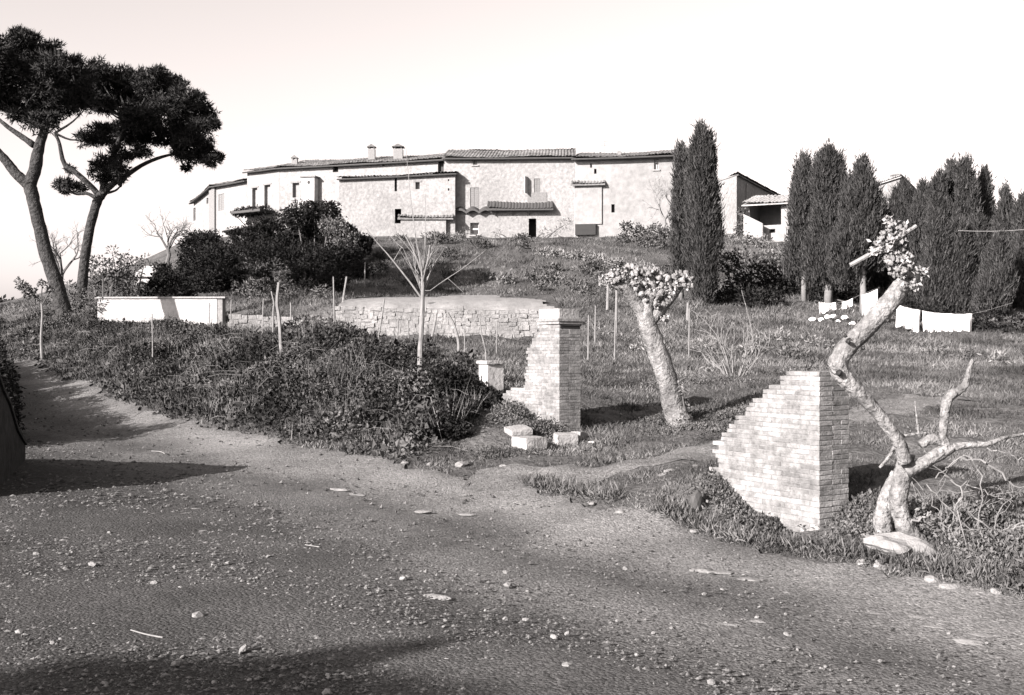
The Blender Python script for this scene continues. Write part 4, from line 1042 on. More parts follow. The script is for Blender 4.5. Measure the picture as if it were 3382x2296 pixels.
# --- far wooded rise beyond the road
c = []
for k_ in range(26):
    px = -180 + k_ * 13; c.append((W(px, 1045 + rb.uniform(-8, 8) + max(0, px - 40) * 0.15, 110), (rb.uniform(1.2, 2.0), 2.0, rb.uniform(1.0, 1.6))))
tag(mk('far_woodland', *clump_leaves(c, 260, 0.5, 0.16, rb), M_FAR, origin=W(0, 1070, 110)), 'dark wooded rise beyond the bend of the road', 'woodland', kind='stuff')

# ------------------------------------------------------------------ pollarded trees
def leaf_heads(lst, D, r, n_per=55, L=0.10, lo=0.3):
    cl = px_clumps(lst, D, r, 0.18, 0.95)
    return clump_leaves(cl, n_per / 0.02, L, L * 0.36, r, out=0.8, lo=0.3)
ICO = rock_geo(np.random.default_rng(1), 1, 1, 1, 2, 0.1)
def knuckles(lst, D, r, n=16):
    out = []
    for c, rad in px_clumps(lst, D, r, 0.12, 0.95):
        R = rad[0]
        for _ in range(n):
            d = unit(r.normal(size=3)); s = R * r.uniform(0.16, 0.40)
            V = ICO[0] * (1 + 0.22 * r.normal(size=(len(ICO[0]), 1))) * s * A([1, 1, r.uniform(0.8, 1.4)])
            out.append((rot(V, r.random() * 6, r.random() * 3) + c + d * R * r.uniform(0.55, 0.95), ICO[1]))
    return cat_geo(out)
rm = np.random.default_rng(15)
b1 = GP(2262, 1405); D1 = b1[1]
t1 = thing('pollarded_tree', 'leaning pollarded mulberry with leafy knuckled head between the two piers', 'tree', (b1[0], b1[1], b1[2] - 0.05))
mk('trunk', *limb([(2285, 1428), (2250, 1400), (2228, 1350), (2212, 1280), (2186, 1200), (2155, 1120), (2140, 1075), (2130, 1030)], [60, 90, 76, 68, 66, 64, 62, 58], D1, 44, 16, 0.06, rm), M_MULB, t1, smooth=True)
for pts, w in [([(2132, 1050), (2105, 1005), (2075, 965), (2040, 940), (2010, 930)], [50, 44, 38, 34, 20]),
               ([(2135, 1050), (2140, 1000), (2150, 950), (2145, 915)], [50, 46, 40, 26]),
               ([(2150, 1060), (2190, 1010), (2220, 975), (2250, 940)], [44, 38, 34, 24])]:
    mk('limb', *limb(pts, w, D1, 16, 12, 0.08, rm), M_MULB, t1, smooth=True)
mk('root', *limb([(2240, 1395), (2275, 1425), (2305, 1445)], [50, 36, 16], D1 - 0.2, 8, 8, 0.06, rm), M_MULB, t1)
H1 = [(2035, 915, 30), (2075, 905, 32), (2110, 915, 34), (2150, 912, 32), (2185, 925, 28), (2010, 928, 16), (1985, 925, 10), (2120, 955, 28), (2175, 960, 30), (2130, 1000, 26), (2180, 1000, 24), (2245, 915, 26), (2270, 930, 24), (2225, 945, 22), (2160, 1045, 26), (2195, 1055, 16), (2205, 990, 20)]
tag(mk('knuckles', *knuckles(H1, D1 - 0.05, rm, 20), M_KNOB, t1, smooth=True), kind='stuff')
mk('foliage', *leaf_heads(H1, D1 - 0.1, rm, 12, 0.06), M_PLEAF, t1)
iv = thing('ivy', 'ivy climbing the lower trunk of the leaning pollarded mulberry', 'ivy', (b1[0] + 0.1, b1[1] - 0.25, b1[2] - 0.02))
mk('foliage', *leaf_heads([(2255, 1290, 12), (2260, 1330, 16), (2268, 1375, 20), (2240, 1270, 9), (2285, 1410, 14)], D1 - 0.25, rm, 30, 0.07), M_BUSH, iv)
mk('stem', *limb([(2285, 1428), (2265, 1370), (2252, 1300), (2240, 1262)], [6, 5, 4, 3], D1 - 0.27, 8, 5), M_TWIGD, iv)

b2 = GP(3010, 1790); D2 = b2[1]
t2 = thing('pollarded_tree', 'twisted pollarded tree with one long crooked arm and leafy fist', 'tree', (b2[0], b2[1], b2[2] - 0.05))
mk('trunk', *limb([(3028, 1800), (3014, 1775), (2990, 1738), (2968, 1672), (2974, 1606), (2985, 1545), (2990, 1500)], [84, 68, 60, 58, 58, 60, 60], D2, 44, 18, 0.055, rm), M_MULB, t2, smooth=True)
mk('old_stem', *limb([(2925, 1790), (2915, 1720), (2930, 1640), (2960, 1560)], [70, 58, 50, 34], D2 + 0.35, 24, 14, 0.06, rm), M_MULB, t2, smooth=True)
mk('crooked_arm', *limb([(2990, 1530), (2968, 1460), (2915, 1385), (2850, 1310), (2790, 1250), (2768, 1205), (2795, 1150), (2860, 1085), (2925, 1015), (2975, 950), (2990, 925)], [46, 40, 40, 46, 56, 66, 62, 62, 66, 60, 40], D2 - 0.15, 80, 18, 0.05, rm), M_MULB, t2, smooth=True)
for pts, w in [([(2995, 1560), (3050, 1530), (3100, 1500), (3145, 1478)], [42, 42, 46, 34]),
               ([(3130, 1490), (3116, 1440), (3120, 1370), (3130, 1320), (3155, 1295)], [36, 28, 30, 36, 30]),
               ([(3140, 1310), (3185, 1275), (3200, 1225), (3214, 1188)], [28, 24, 17, 14]),
               ([(3140, 1480), (3200, 1470), (3262, 1466), (3320, 1445), (3400, 1432)], [30, 24, 18, 12, 10]),
               ([(3040, 1470), (3075, 1450), (3105, 1458), (3150, 1480)], [30, 34, 34, 24]),
               ([(2965, 1455), (2935, 1510), (2905, 1545)], [16, 12, 9]),
               ([(3035, 1440), (3028, 1380), (3022, 1325)], [9, 7, 4]),
               ([(2960, 1445), (3010, 1435), (3060, 1430)], [14, 10, 6])]:
    mk('branch', *limb(pts, w, D2 - 0.1, 20, 12, 0.06, rm), M_MULB, t2, smooth=True)
for px, py, s in [(2772, 1232, 13), (2800, 1128, 11), (2850, 1150, 8), (2792, 1110, 8), (2930, 1060, 8)]:   # knot holes
    V, Fs = rock_geo(rm, s / F * D2, 0.04, s / F * D2, 1); mk('knot', V + W(px, py, D2 - 0.15 - 0.125), Fs, M_DARK, t2)
mk('cross_stick', *limb([(2808, 876), (2870, 842), (2950, 795), (3026, 746)], [14, 16, 15, 12], D2 - 0.2, 8, 7), M_WOODP, t2)
H2 = [(2985, 930, 26), (2960, 900, 28), (3000, 890, 30), (2950, 860, 26), (2990, 850, 24), (2905, 815, 24), (2930, 790, 28), (2970, 780, 28), (2945, 750, 20), (2985, 755, 20), (2935, 725, 14), (3045, 900, 20), (3015, 940, 18), (2880, 830, 12), (2975, 890, 30), (2920, 830, 24), (2960, 815, 26), (2955, 770, 24)]
tag(mk('knuckles', *knuckles(H2, D2 - 0.15, rm, 20), M_KNOB, t2, smooth=True), kind='stuff')
mk('foliage', *leaf_heads(H2, D2 - 0.17, rm, 16, 0.045), M_PLEAF, t2)

# ------------------------------------------------------------------ young trees, bare shrub, stakes
ry_ = np.random.default_rng(8)
yb = GP(1388, 1235, 19, 40); Dy = 20.5; yb = A([W(1388, 0, Dy)[0], Dy, gz(W(1388, 0, Dy)[0], Dy)])
yt = thing('young_tree', 'slender bare young tree with whip branches rising from the brambles', 'tree', yb - A([0, 0, 0.05]))
pb = CX + F * yb[0] / Dy; yy = CY + (EYE - yb[2]) * F / Dy
mk('trunk', *limb([(pb, yy + 6), (1387, 1180), (1392, 1090), (1396, 990), (1395, 900)], [19, 17, 15, 13, 11], Dy, 16, 8, 0.06, ry_), M_TWIG, yt)
for pts, w in [([(1392, 985), (1360, 940), (1325, 895), (1285, 845), (1245, 800), (1205, 750)], [11, 9, 8, 6, 4, 2.5]),
               ([(1394, 905), (1375, 850), (1350, 800), (1325, 760)], [9, 7, 5, 3]),
               ([(1394, 900), (1382, 830), (1370, 760), (1355, 640), (1340, 480)], [8, 7, 5, 3.5, 2]),
               ([(1397, 902), (1412, 865), (1420, 810)], [9, 8, 6]), ([(1398, 898), (1402, 840), (1404, 780), (1406, 640)], [6, 5, 4, 2]),
               ([(1420, 960), (1470, 925), (1530, 885), (1600, 830)], [3, 4, 3, 2]), ([(1396, 960), (1420, 960)], [5, 3]),
               ([(1480, 920), (1530, 965)], [2.5, 2]), ([(1300, 862), (1330, 810)], [4, 2])]:
    mk('branch', *limb(pts, [q * 0.75 for q in w], Dy, 12, 5, 0.08, ry_), M_TWIG, yt)
out = []
for k_ in range(16):
    y_ = ry_.uniform(890, 990); q = W(1395, y_, Dy); a = ry_.uniform(-0.9, 0.9); grow(q, A([a * 0.8, ry_.normal(0, 0.25), 1.0]), ry_.uniform(0.4, 0.95), 0.011, 1, ry_, out, 0.3, kids=2, minr=0.003, up=0.3)
tag(mk('fine_twigs', *cat_geo(out), M_TWIG, yt), kind='stuff')
ivb = [(1392, 1180, 10), (1400, 1200, 14), (1375, 1215, 12)]
mk('ivy', *leaf_heads(ivb, Dy - 0.1, ry_, 26, 0.07), M_EVER, yt)

STK = 'thin wooden vine stake standing in the garden behind the brambles'
def stake(pts, w, D, m=M_WOOD, label=STK, group='vine stakes in the garden', name='vine_stake', cat='stake'):
    x = W(pts[0][0], 0, D)[0]; z = gz(x, D)
    y0 = CY + (EYE - z) * F / D + 3
    pts = [(pts[0][0], y0)] + [q for q in pts if q[1] < y0 - 4]
    P = [W(a, b, D) for a, b in pts]
    if len(P) < 2: return
    R = np.linspace(w, w * 0.75, len(P)) / F * D / 2
    V, Fs = tube(*smooth_path(P, R, 2 + 3 * len(P)), 6)
    if label == STK and abs(pts[-1][0] - pts[0][0]) > 7: label, group = 'thin vine stake leaning aslant in the garden behind the brambles', 'leaning vine stakes'
    return tag(mk(name, V, Fs, m, origin=(x, D, z - 0.03)), label, cat, group)
stake([(928, 1148), (922, 1050), (915, 1000), (921, 933)], 13, 24, M_TWIG, 'thick bleached forked stake among the stakes behind the brambles', None)
for pts, w, D in [([(902, 1040), (904, 1000), (896, 962)], 6, 25), ([(962, 1120), (960, 1000)], 6, 27), ([(980, 1128), (978, 1072)], 5, 26), ([(1025, 1128), (1022, 1102)], 6, 26),
                  ([(1060, 1132), (1058, 1057)], 7, 27), ([(1105, 1104), (1101, 914)], 6, 33), ([(1134, 985), (1145, 914)], 8, 44), ([(1248, 1132), (1262, 1040), (1270, 985)], 7, 29),
                  ([(1312, 1116), (1316, 1050)], 6, 30), ([(1415, 1155), (1432, 1090), (1442, 1033)], 9, 24), ([(1514, 1130), (1500, 1075), (1478, 1033)], 10, 26), ([(1604, 1162), (1590, 1100), (1584, 1052)], 5, 24),
                  ([(1204, 966), (1206, 866)], 5, 53), ([(504, 1140), (502, 1037)], 5, 27), ([(1640, 1130), (1642, 1060)], 4, 28), ([(1350, 1125), (1348, 1060)], 5, 28),
                  ([(1185, 1128), (1190, 1065)], 5, 28), ([(866, 1120), (870, 985)], 5, 30), ([(760, 1120), (764, 990)], 4, 30), ([(1535, 1150), (1534, 1085)], 4, 25), ([(1010, 1125), (1004, 1040)], 4, 29), ([(690, 1120), (692, 1000)], 4, 32)]:
    stake(pts, w, D)
for px, y0, y1, D in [(2006, 1052, 940, 44), (2035, 1060, 945, 40), (1965, 1120, 1010, 38), (1942, 1200, 1040, 30), (2030, 1180, 1060, 31), (2270, 1080, 1000, 42), (2275, 1170, 1020, 32)]:
    stake([(px, y0), (px + 2, y1)], 10 if D > 38 else 6, D, M_TWIG, 'weathered grey fence stake standing near the leaning pollarded mulberry', 'fence stakes near the leaning mulberry', 'fence_stake')

sb = GP(2425, 1252)
sh_ = thing('bare_shrub', 'bare pale-stemmed shrub spreading behind the two piers', 'shrub', sb - A([0, 0, 0.03]))
out = []
for k_ in range(15):
    a = 6.283 * k_ / 15 + ry_.random() * 0.4
    grow(sb + A([math.cos(a) * 0.15, math.sin(a) * 0.15, -0.03]), A([math.cos(a) * 0.75, math.sin(a) * 0.5, ry_.uniform(0.7, 1.2)]), ry_.uniform(0.7, 1.0), 0.02, 2, ry_, out, 0.5, kids=2, minr=0.006, ratio=0.75)
mk('branches', *cat_geo(out), M_TWIG, sh_)

# broken twigs lying right of the twisted tree
br = GP(3200, 1700)
fb = thing('brushwood', 'tangle of long broken twigs lying right of the twisted tree', 'brushwood', br)
for pts, w, D in [([(3130, 1545), (3190, 1500), (3230, 1560), (3240, 1650), (3230, 1770)], [9, 9, 8, 6, 5], 10.0), ([(3170, 1510), (3260, 1530), (3330, 1590), (3400, 1610)], [12, 10, 8, 6], 10.0),
                  ([(3090, 1580), (3150, 1530), (3185, 1505)], [6, 7, 7], 10.1), ([(3120, 1570), (3170, 1610), (3150, 1700), (3120, 1790)], [8, 8, 7, 6], 9.9), ([(3060, 1600), (3130, 1680), (3220, 1760), (3290, 1820)], [6, 7, 6, 5], 9.8),
                  ([(3200, 1690), (3290, 1760), (3340, 1740), (3400, 1720)], [10, 9, 8, 8], 9.6), ([(3300, 1800), (3345, 1750), (3390, 1735)], [12, 11, 10], 9.5), ([(3190, 1600), (3270, 1630), (3340, 1660)], [7, 6, 5], 10.0),
                  ([(3260, 1480), (3330, 1500), (3400, 1530)], [8, 7, 5], 10.1), ([(3010, 1725), (3060, 1700), (3075, 1690)], [18, 14, 9], 9.9), ([(3150, 1660), (3220, 1850), (3300, 1880)], [6, 6, 5], 9.4), ([(3080, 1640), (3110, 1720), (3180, 1800)], [5, 5, 4], 9.7)]:
    P = []
    for a, b_ in pts:
        q = W(a, b_, D); g = gz(q[0], q[1])
        P.append(A([q[0], q[1], max(q[2], g + 0.01)]))
    P, R = smooth_path(P, [x / F * D / 3.4 for x in w], 14); P[1:-1] += ry_.normal(0, 0.012, P[1:-1].shape); mk('twig', *tube(P, R, 5), M_TWIG, fb)

out = []
for k_ in range(26):
    q = GP(ry_.uniform(3060, 3380), ry_.uniform(1600, 1850)); grow(q + A([0, 0, 0.02]), A([ry_.normal(), ry_.normal(), ry_.uniform(0.2, 0.9)]), ry_.uniform(0.25, 0.5), 0.006, 1, ry_, out, 0.6, kids=2, minr=0.002)
tag(mk('fine_twigs', *cat_geo(out), M_TWIG, fb), kind='stuff')
# ------------------------------------------------------------------ laundry
def line(label, pts, D, r=0.004):
    P = [W(a, b, D) for a, b in pts]; P, R = smooth_path(P, [r] * len(P), 24)
    return tag(mk('clothes_line', *tube(P, R, 5), M_WOODP, origin=P[0]), label, 'clothes line')
def cloth(label, x0, y0, x1, y1, drop, D, name='bed_sheet', cat='sheet', group=None, r=ry_, waves=3):
    a, b = W(x0, y0, D), W(x1, y1, D); n, m_ = 26, 12; h = drop / F * D
    s = np.linspace(0, 1, n); t = np.linspace(0, 1, m_); S, T = np.meshgrid(s, t, indexing='ij')
    ph = r.random(3) * 6.28
    sagz = -0.25 * h * 0.12 * np.sin(np.pi * S)
    P = a + (b - a) * S[..., None]
    P[..., 2] += sagz - h * T * (1 + 0.09 * np.sin(5 * S + ph[0]) + 0.05 * np.sin(17 * S + ph[2]))
    P[..., 1] += (0.03 + 0.09 * T) * np.sin(waves * 6.28 * S + ph[1] + 0.6 * T) - 0.01
    P2 = P.copy(); P2[..., 1] += 0.012
    V = np.concatenate([P.reshape(-1, 3), P2.reshape(-1, 3)]); ii, jj = np.meshgrid(np.arange(n - 1), np.arange(m_ - 1), indexing='ij'); k = (ii * m_ + jj).ravel()
    q = np.stack([k, k + m_, k + m_ + 1, k + 1], -1); N0 = n * m_
    e = []
    for i in range(n - 1): e += [[i * m_, i * m_ + N0, (i + 1) * m_ + N0, (i + 1) * m_], [i * m_ + m_ - 1, (i + 1) * m_ + m_ - 1, (i + 1) * m_ + m_ - 1 + N0, i * m_ + m_ - 1 + N0]]
    for j in range(m_ - 1): e += [[j, j + 1, j + 1 + N0, j + N0], [(n - 1) * m_ + j, (n - 1) * m_ + j + N0, (n - 1) * m_ + j + 1 + N0, (n - 1) * m_ + j + 1]]
    o = mk(name, V, np.vstack([q, q[:, ::-1] + N0, A(e)]), M_CLOTH, origin=((a + b) / 2 - A([0, 0, h])), smooth=True)
    return tag(o, label, cat, group)
DL = 41.0
line('sagging clothes line carrying the long white sheets', [(2935, 1000), (2960, 1006), (3050, 1027), (3130, 1036), (3222, 1034), (3345, 1000)], DL)
cloth('white bed sheet hanging at the higher end of the long line', 2962, 1007, 3040, 1025, 72, DL)
cloth('white bed sheet hanging in the middle of the long line', 3046, 1027, 3126, 1036, 72, DL)
cloth('white bed sheet with straight edge at the low end of the long line', 3128, 1036, 3212, 1036, 74, DL)
line('short clothes line strung between cypress trunks', [(2690, 992), (2735, 1003), (2790, 996), (2840, 975), (2905, 950)], 42.2)
cloth('small white sheet hanging alone on the slanting short line', 2846, 975, 2898, 955, 72, 42.2, waves=2)
for x0, y0, x1, y1, d in ((2704, 998, 2724, 1001, 26), (2726, 1002, 2760, 999, 17), (2781, 997, 2798, 994, 18), (2799, 993, 2816, 985, 16)):
    cloth('small white garment pegged on the short clothes line', x0, y0, x1, y1, d * 1.4, 42.2, 'garment', 'garment', 'small garments on the short line', waves=1)
line('thin clothes line strung across the dark thicket', [(2330, 899), (2380, 901), (2440, 900)], 47.5)
for x0, y0, x1, d in ((2354, 901, 2372, 15), (2380, 901, 2392, 14), (2410, 902, 2420, 12)):
    cloth('tiny white cloth pegged before the dark thicket', x0, y0, x1, y0, d, 47.5, 'washcloth', 'cloth', 'cloths before the dark thicket', waves=1)
for px, py, s in ((2684, 1062, 0.14), (2712, 1062, 0.12), (2735, 1056, 0.15), (2752, 1050, 0.13), (2790, 1056, 0.14), (2815, 1074, 0.12), (2768, 1066, 0.10)):
    ground_rock('white_sack', 'bulging white sack lying under the short clothes line', 'sack', px, py, (s * 1.1, s, s * 0.8), rz=s * 20, m=M_CLOTH, sub=2, lift=s * 0.5, group='white sacks under the short line')
tag(mk('overhead_wire', *tube(*smooth_path([W(3165, 762, 44), W(3240, 764, 44), (W(3330, 762, 44)), W(3500, 750, 44)], [0.012] * 4, 14), 5), M_WOODP, origin=W(3240, 764, 44)), 'pale wire stretched through the cypress grove', 'wire')

# ------------------------------------------------------------------ hillside scrub and pale brush
rs = np.random.default_rng(61)
def scrub(label, px, py, rad, m, r, per=900, name='scrub_bush', group=None, L=0.2, Wd=0.04, asp=0.7):
    p = GP(px, py); s = rad / F * p[1]
    root = thing(name, label, 'bush', p - A([0, 0, 0.05]), group)
    cl = [(p + A([r.uniform(-0.6, 0.6) * s, r.uniform(-0.4, 0.4) * s, s * r.uniform(0.15, 0.6)]), (s * r.uniform(0.5, 0.8), s * 0.6, s * asp * r.uniform(0.5, 0.8))) for _ in range(4)]
    mk('foliage', *clump_leaves(cl, per, L, Wd, r, out=0.6, lo=0.2, up=0.3), m, root)
    st = [tube([p - A([0, 0, 0.05]), c], [0.02, 0.008], 4) for c, _ in cl]
    tag(mk('stems', *cat_geo(st), M_TWIGD, root), kind='stuff')
for k_ in range(46):
    px = rs.uniform(1235, 2230); py = rs.uniform(795, 968) if px < 1800 or px > 2100 else rs.uniform(890, 980)
    dk = rs.random() < 0.75
    scrub('low dark scrub bush on the slope below the houses' if dk else 'low pale dry scrub bush on the slope below the houses', px, py, rs.uniform(20, 46), M_BUSH if dk else M_DRY, rs, 520, group='dark scrub on the slope' if dk else 'pale scrub on the slope', asp=0.55)
for px, py, rad in ((1790, 835, 24), (1830, 838, 26), (1875, 842, 30), (1920, 848, 32), (1965, 856, 34), (2010, 868, 36), (2050, 880, 34), (2085, 900, 26)):
    scrub('pale dry brush in the bright strip above the leaning mulberry', px, py + 10, rad, M_DRYP, rs, 900, 'dry_brush', 'pale dry brush strip on the slope', 0.22, 0.03, 0.6)
for px, py, rad in ((2440, 800, 26), (2480, 808, 30), (2520, 815, 30), (2475, 850, 24), (2420, 785, 18)):
    scrub('pale dry brush on the bank below the loggia house', px, py + 6, rad, M_DRYP, rs, 900, 'dry_brush', 'pale dry brush below the loggia', 0.22, 0.03, 0.6)
for px, py, rad in ((2560, 1130, 50), (2480, 1170, 55), (2600, 1190, 60), (2700, 1150, 50), (2650, 1240, 40), (3080, 1180, 50), (3180, 1190, 46), (3280, 1210, 50), (2320, 1160, 44), (2360, 1230, 40), (2200, 1160, 30), (1990, 1110, 34), (2060, 1130, 36), (2110, 1160, 30)):
    dk = rs.random() < 0.4
    scrub('dark leafy weed clump on the garden bank before the cypresses' if dk else 'pale dry weed tuft on the garden bank before the cypresses', px, py, rad, M_BUSH if dk else M_DRY, rs, 520, 'weed_clump', 'dark weed clumps on the bank' if dk else 'pale weed tufts on the bank', 0.18, 0.022, 0.5)

# mown terrace, paler than the slope
tx = np.linspace(W(1118, 0, 43)[0], W(1840, 0, 44)[0], 60); ty = np.linspace(42.75, 49.5, 26)
TX, TY = np.meshgrid(tx, ty, indexing='ij'); 
TZ = G(TX, TY) + 0.06
ii, jj = np.meshgrid(np.arange(59), np.arange(25), indexing='ij'); k = ii * 26 + jj
yl = 44.5 + 4.6 * np.clip((TX[:-1, :-1] - tx[0]) / 4.0, 0.1, 1)
kp = (TY[:-1, :-1] < yl) & (TX[:-1, :-1] < tx[-1] - (TY[:-1, :-1] - 42.7) * 0.45 + 0.3 * np.sin(TY[:-1, :-1] * 3))
M_LAWN = mat('mown_grass', 0.15, 0.25, 3.0, 0.9, 0.03, 14, spec=0.1)
tag(mk('terrace_lawn', np.stack([TX, TY, TZ], -1).reshape(-1, 3), np.stack([k, k + 26, k + 27, k + 1], -1)[kp].reshape(-1, 4), M_LAWN, smooth=True), kind='structure')

# ------------------------------------------------------------------ bramble bank along the road
rg = np.random.default_rng(99)
ED, ES_ = resample(EDGE, 0.1)
et = unit(np.gradient(ED, axis=0)); en = np.stack([-et[:, 1], et[:, 0]], -1)
en = np.where((en @ A([0.7, 0.7]))[:, None] < 0, -en, en)
dxp = CX + F * ED[:, 0] / np.maximum(ED[:, 1], 1)
sel = np.where((dxp < 1600) & (ED[:, 1] < 44) & (ED[:, 1] > 10))[0]
def bramble_pts(n, r, w0=0.25, w1=6.5):
    i = r.choice(sel, n); o = w0 + (w1 - w0) * r.random(n)
    # widths shrink towards the gate end
    px = dxp[i]; lim = np.interp(px, [0, 300, 1200, 1600], [4.0, 4.6, 5.6, 4.0]); o = w0 + (o - w0) * (lim - w0) / (w1 - w0)
    x = ED[i, 0] + en[i, 0] * o + r.normal(0, 0.15, n); y = ED[i, 1] + en[i, 1] * o + r.normal(0, 0.15, n)
    kk = CX + F * x / y < np.interp(y, [14, 16, 17.5, 19, 21, 24], [1230, 1330, 1450, 1570, 1600, 1500]); x, y, o, px = x[kk], y[kk], o[kk], px[kk]; n = len(x)
    z = np.concatenate([G(x[j:j + 4000], y[j:j + 4000]) for j in range(0, n, 4000)])
    hump = 0.42 + 0.24 * np.sin(x * 1.1 + 1.3 * np.sin(y * 0.8)) + 0.22 * np.sin(x * 2.3 - y * 1.9) + 0.16 * np.sin(y * 3.3 + x * 0.7)
    dk = np.clip((px - 1250) / 250, 0, 1) * np.clip((o - 0.6) / 1.5, 0, 1) * 0.55
    hump = np.clip(hump + dk, 0.12, 1.4) * np.clip((o + 0.05) / 1.1, 0.12, 1) * np.interp(px, [0, 400, 1000], [0.6, 0.72, 1.0])
    return x, y, z, hump
x, y, z, hump = bramble_pts(180000, rg)
C = np.stack([x, y, z + hump * rg.random(len(x)) ** 0.55], -1)
ax = rg.normal(size=C.shape) + A([-0.2, -0.3, 0.35])
sz = rg.uniform(0.5, 1.3, len(x)) * np.where(rg.random(len(x)) < 0.08, 1.9, 1.0)
tag(mk('bramble_thicket', *leafgeo(C, ax, 0.07 * sz, 0.024 * sz, rg), M_BRAM, origin=(ED[sel[0], 0], ED[sel[0], 1], 0.4)), 'dark tangled bramble bank along the road', 'brambles', kind='stuff')
x, y, z, hump = bramble_pts(1100, rg)
st = []
for i in range(len(x)):
    L = rg.uniform(0.35, 1.0); a = rg.random() * 6.28; h = hump[i] * rg.uniform(0.7, 1.25)
    P0 = A([x[i], y[i], z[i]]); d = A([math.cos(a), math.sin(a), 0]) * L
    st.append(tube([P0, P0 + d * 0.35 + A([0, 0, h]), P0 + d * 0.75 + A([0, 0, h * 1.05]), P0 + d * 1.1 + A([0, 0, h * 0.7])], [0.006, 0.005, 0.004, 0.003], 3))
tag(mk('bramble_canes', *cat_geo(st), M_DGR, origin=(ED[sel[0], 0], ED[sel[0], 1], 0.4)), 'pale dry canes threading through the bramble bank', 'canes', kind='stuff')
x, y, z, hump = bramble_pts(30000, rg); pt = np.sin(x * 1.5 + 2 * np.sin(y * 0.9)) * np.sin(y * 1.3 + 1.7 * np.sin(x * 0.8)); k = pt > 0.05; x, y, z, hump = x[k], y[k], z[k], hump[k]; n = len(x)
B = np.stack([x, y, z], -1); sd_ = unit(np.stack([rg.normal(size=n), rg.normal(size=n), np.zeros(n)], -1)) * 0.009
tp = rg.normal(0, 0.35, (n, 3)) * A([1, 1, 0.3]) + A([0, 0, 1.0])
tag(mk('dry_grass', np.stack([B - sd_, B + sd_, B + tp * (hump * 1.15 + 0.12)[:, None]], 1).reshape(-1, 3), np.arange(3 * n).reshape(n, 3), M_DGR, origin=(ED[sel[0], 0], ED[sel[0], 1], 0.4)), 'tall dry grass standing in patches of the bramble bank', 'dry grass', kind='stuff')
bl = thing('ivy_bush', 'dense black ivy bush between the brambles and the whitewashed post', 'bush', GP(1560, 1440) - A([0, 0, 0.05]))
cl = []
for px, py, rad in ((1480, 1260, 55), (1540, 1290, 60), (1590, 1310, 50), (1620, 1340, 36), (1450, 1320, 60), (1520, 1360, 60), (1430, 1400, 60), (1500, 1430, 50), (1400, 1440, 50), (1380, 1300, 50), (1640, 1310, 22)):
    D = min(20.3, GP(px, py + rad * 0.6)[1] + 0.3); cl.append((W(px, py, D), A([1, 1, 0.9]) * rad / F * D))
mk('foliage', *clump_leaves(cl, 13000, 0.075, 0.026, rg, out=0.5, lo=0.4), M_EVER, bl)
mk('stems', *cat_geo([tube([A([c[0], c[1], gz(c[0], c[1]) - 0.03]), A(c)], [0.02, 0.008], 4) for c, _ in cl]), M_TWIGD, bl)

# ------------------------------------------------------------------ hedge at the left edge of the road, and the trees whose shadows cross it
hp = [road_pt(84, 1472), road_pt(80, 1440), road_pt(74, 1400), road_pt(60, 1340), road_pt(34, 1270), road_pt(14, 1228)]
hd = thing('hedge', 'black clipped hedge bordering the road opposite the bramble bank', 'hedge', (hp[2][0] - 1.0, hp[2][1] - 0.2, gz(hp[2][0] - 1, hp[2][1]) - 0.05))
HP, _ = resample(A(hp), 0.45); cl = []
for i, (hx, hy) in enumerate(HP):
    for off in (0.55, 1.5):
        top_ = 1.62 - (0.0 if off > 1 else 0.3) + 0.25 * math.sin(i * 1.7) + 0.015 * i; g = gz(hx - off * 0.9, hy - off * 0.4)
        for hh in np.arange(0.25, top_ - g, 0.45):
            cl.append((A([hx - off * 0.92, hy - off * 0.35, g + hh]), (0.42, 0.4, 0.36)))
mk('foliage', *clump_leaves(cl, 4200, 0.085, 0.026, rg, out=0.6, lo=0.4), M_EVER, hd)
sp = []
for i in range(90):
    q = HP[rg.integers(0, len(HP))]; off = rg.uniform(0.4, 1.8); g = gz(q[0] - off, q[1]); b = A([q[0] - off * 0.92, q[1] - off * 0.35, g])
    sp.append(tube([b, b + A([rg.normal(0, 0.1), rg.normal(0, 0.1), 1.2]), b + A([rg.normal(0, 0.2), rg.normal(0, 0.2), rg.uniform(1.5, 2.0) - g * 0.8])], [0.02, 0.014, 0.005], 4))
mk('shoots', *cat_geo(sp), M_TWIGD, hd)

SD = A([math.sin(SUN_AZ) * math.cos(SUN_EL), math.cos(SUN_AZ) * math.cos(SUN_EL), math.sin(SUN_EL)])   # towards the sun
# raking end of a stone wall at the left roadside; its pointed shadow lies across the road
T = A([*road_pt(785, 1532), 0.0]); T[2] = gz(T[0], T[1]); B0 = A([-6.45, 13.3]); B1 = road_pt(84, 1532); dB = B1 - B0
ss, tt_ = np.linalg.solve(A([[dB[0], -SD[0]], [dB[1], -SD[1]]]), T[:2] - B0)
za = T[2] + tt_ * SD[2]
prof = [(0.0, za - 0.62), (ss * 0.6, za - 0.22), (ss, za), (ss + 0.10, za - 0.18), (ss + 0.28, za - 0.40), (0.72, 0.80), (0.9, 0.60), (1.0, 0.50)]
nb = unit(A([-dB[1], dB[0]])); nb = nb if nb[0] < 0 else -nb
rwl = thing('raking_wall', 'dark raking end of a stone wall at the left roadside, in its own shade', 'wall', (B1[0], B1[1], gz(*B1) - 0.05))
V = []
for off in (0.0, 0.4):
    for s_, z_ in prof:
        q = B0 + dB * s_ + nb * off; V.append((q[0], q[1], gz(q[0], q[1]) - 0.2))
    for s_, z_ in prof:
        q = B0 + dB * s_ + nb * off; V.append((q[0], q[1], z_))
n = len(prof); i = np.arange(n - 1)
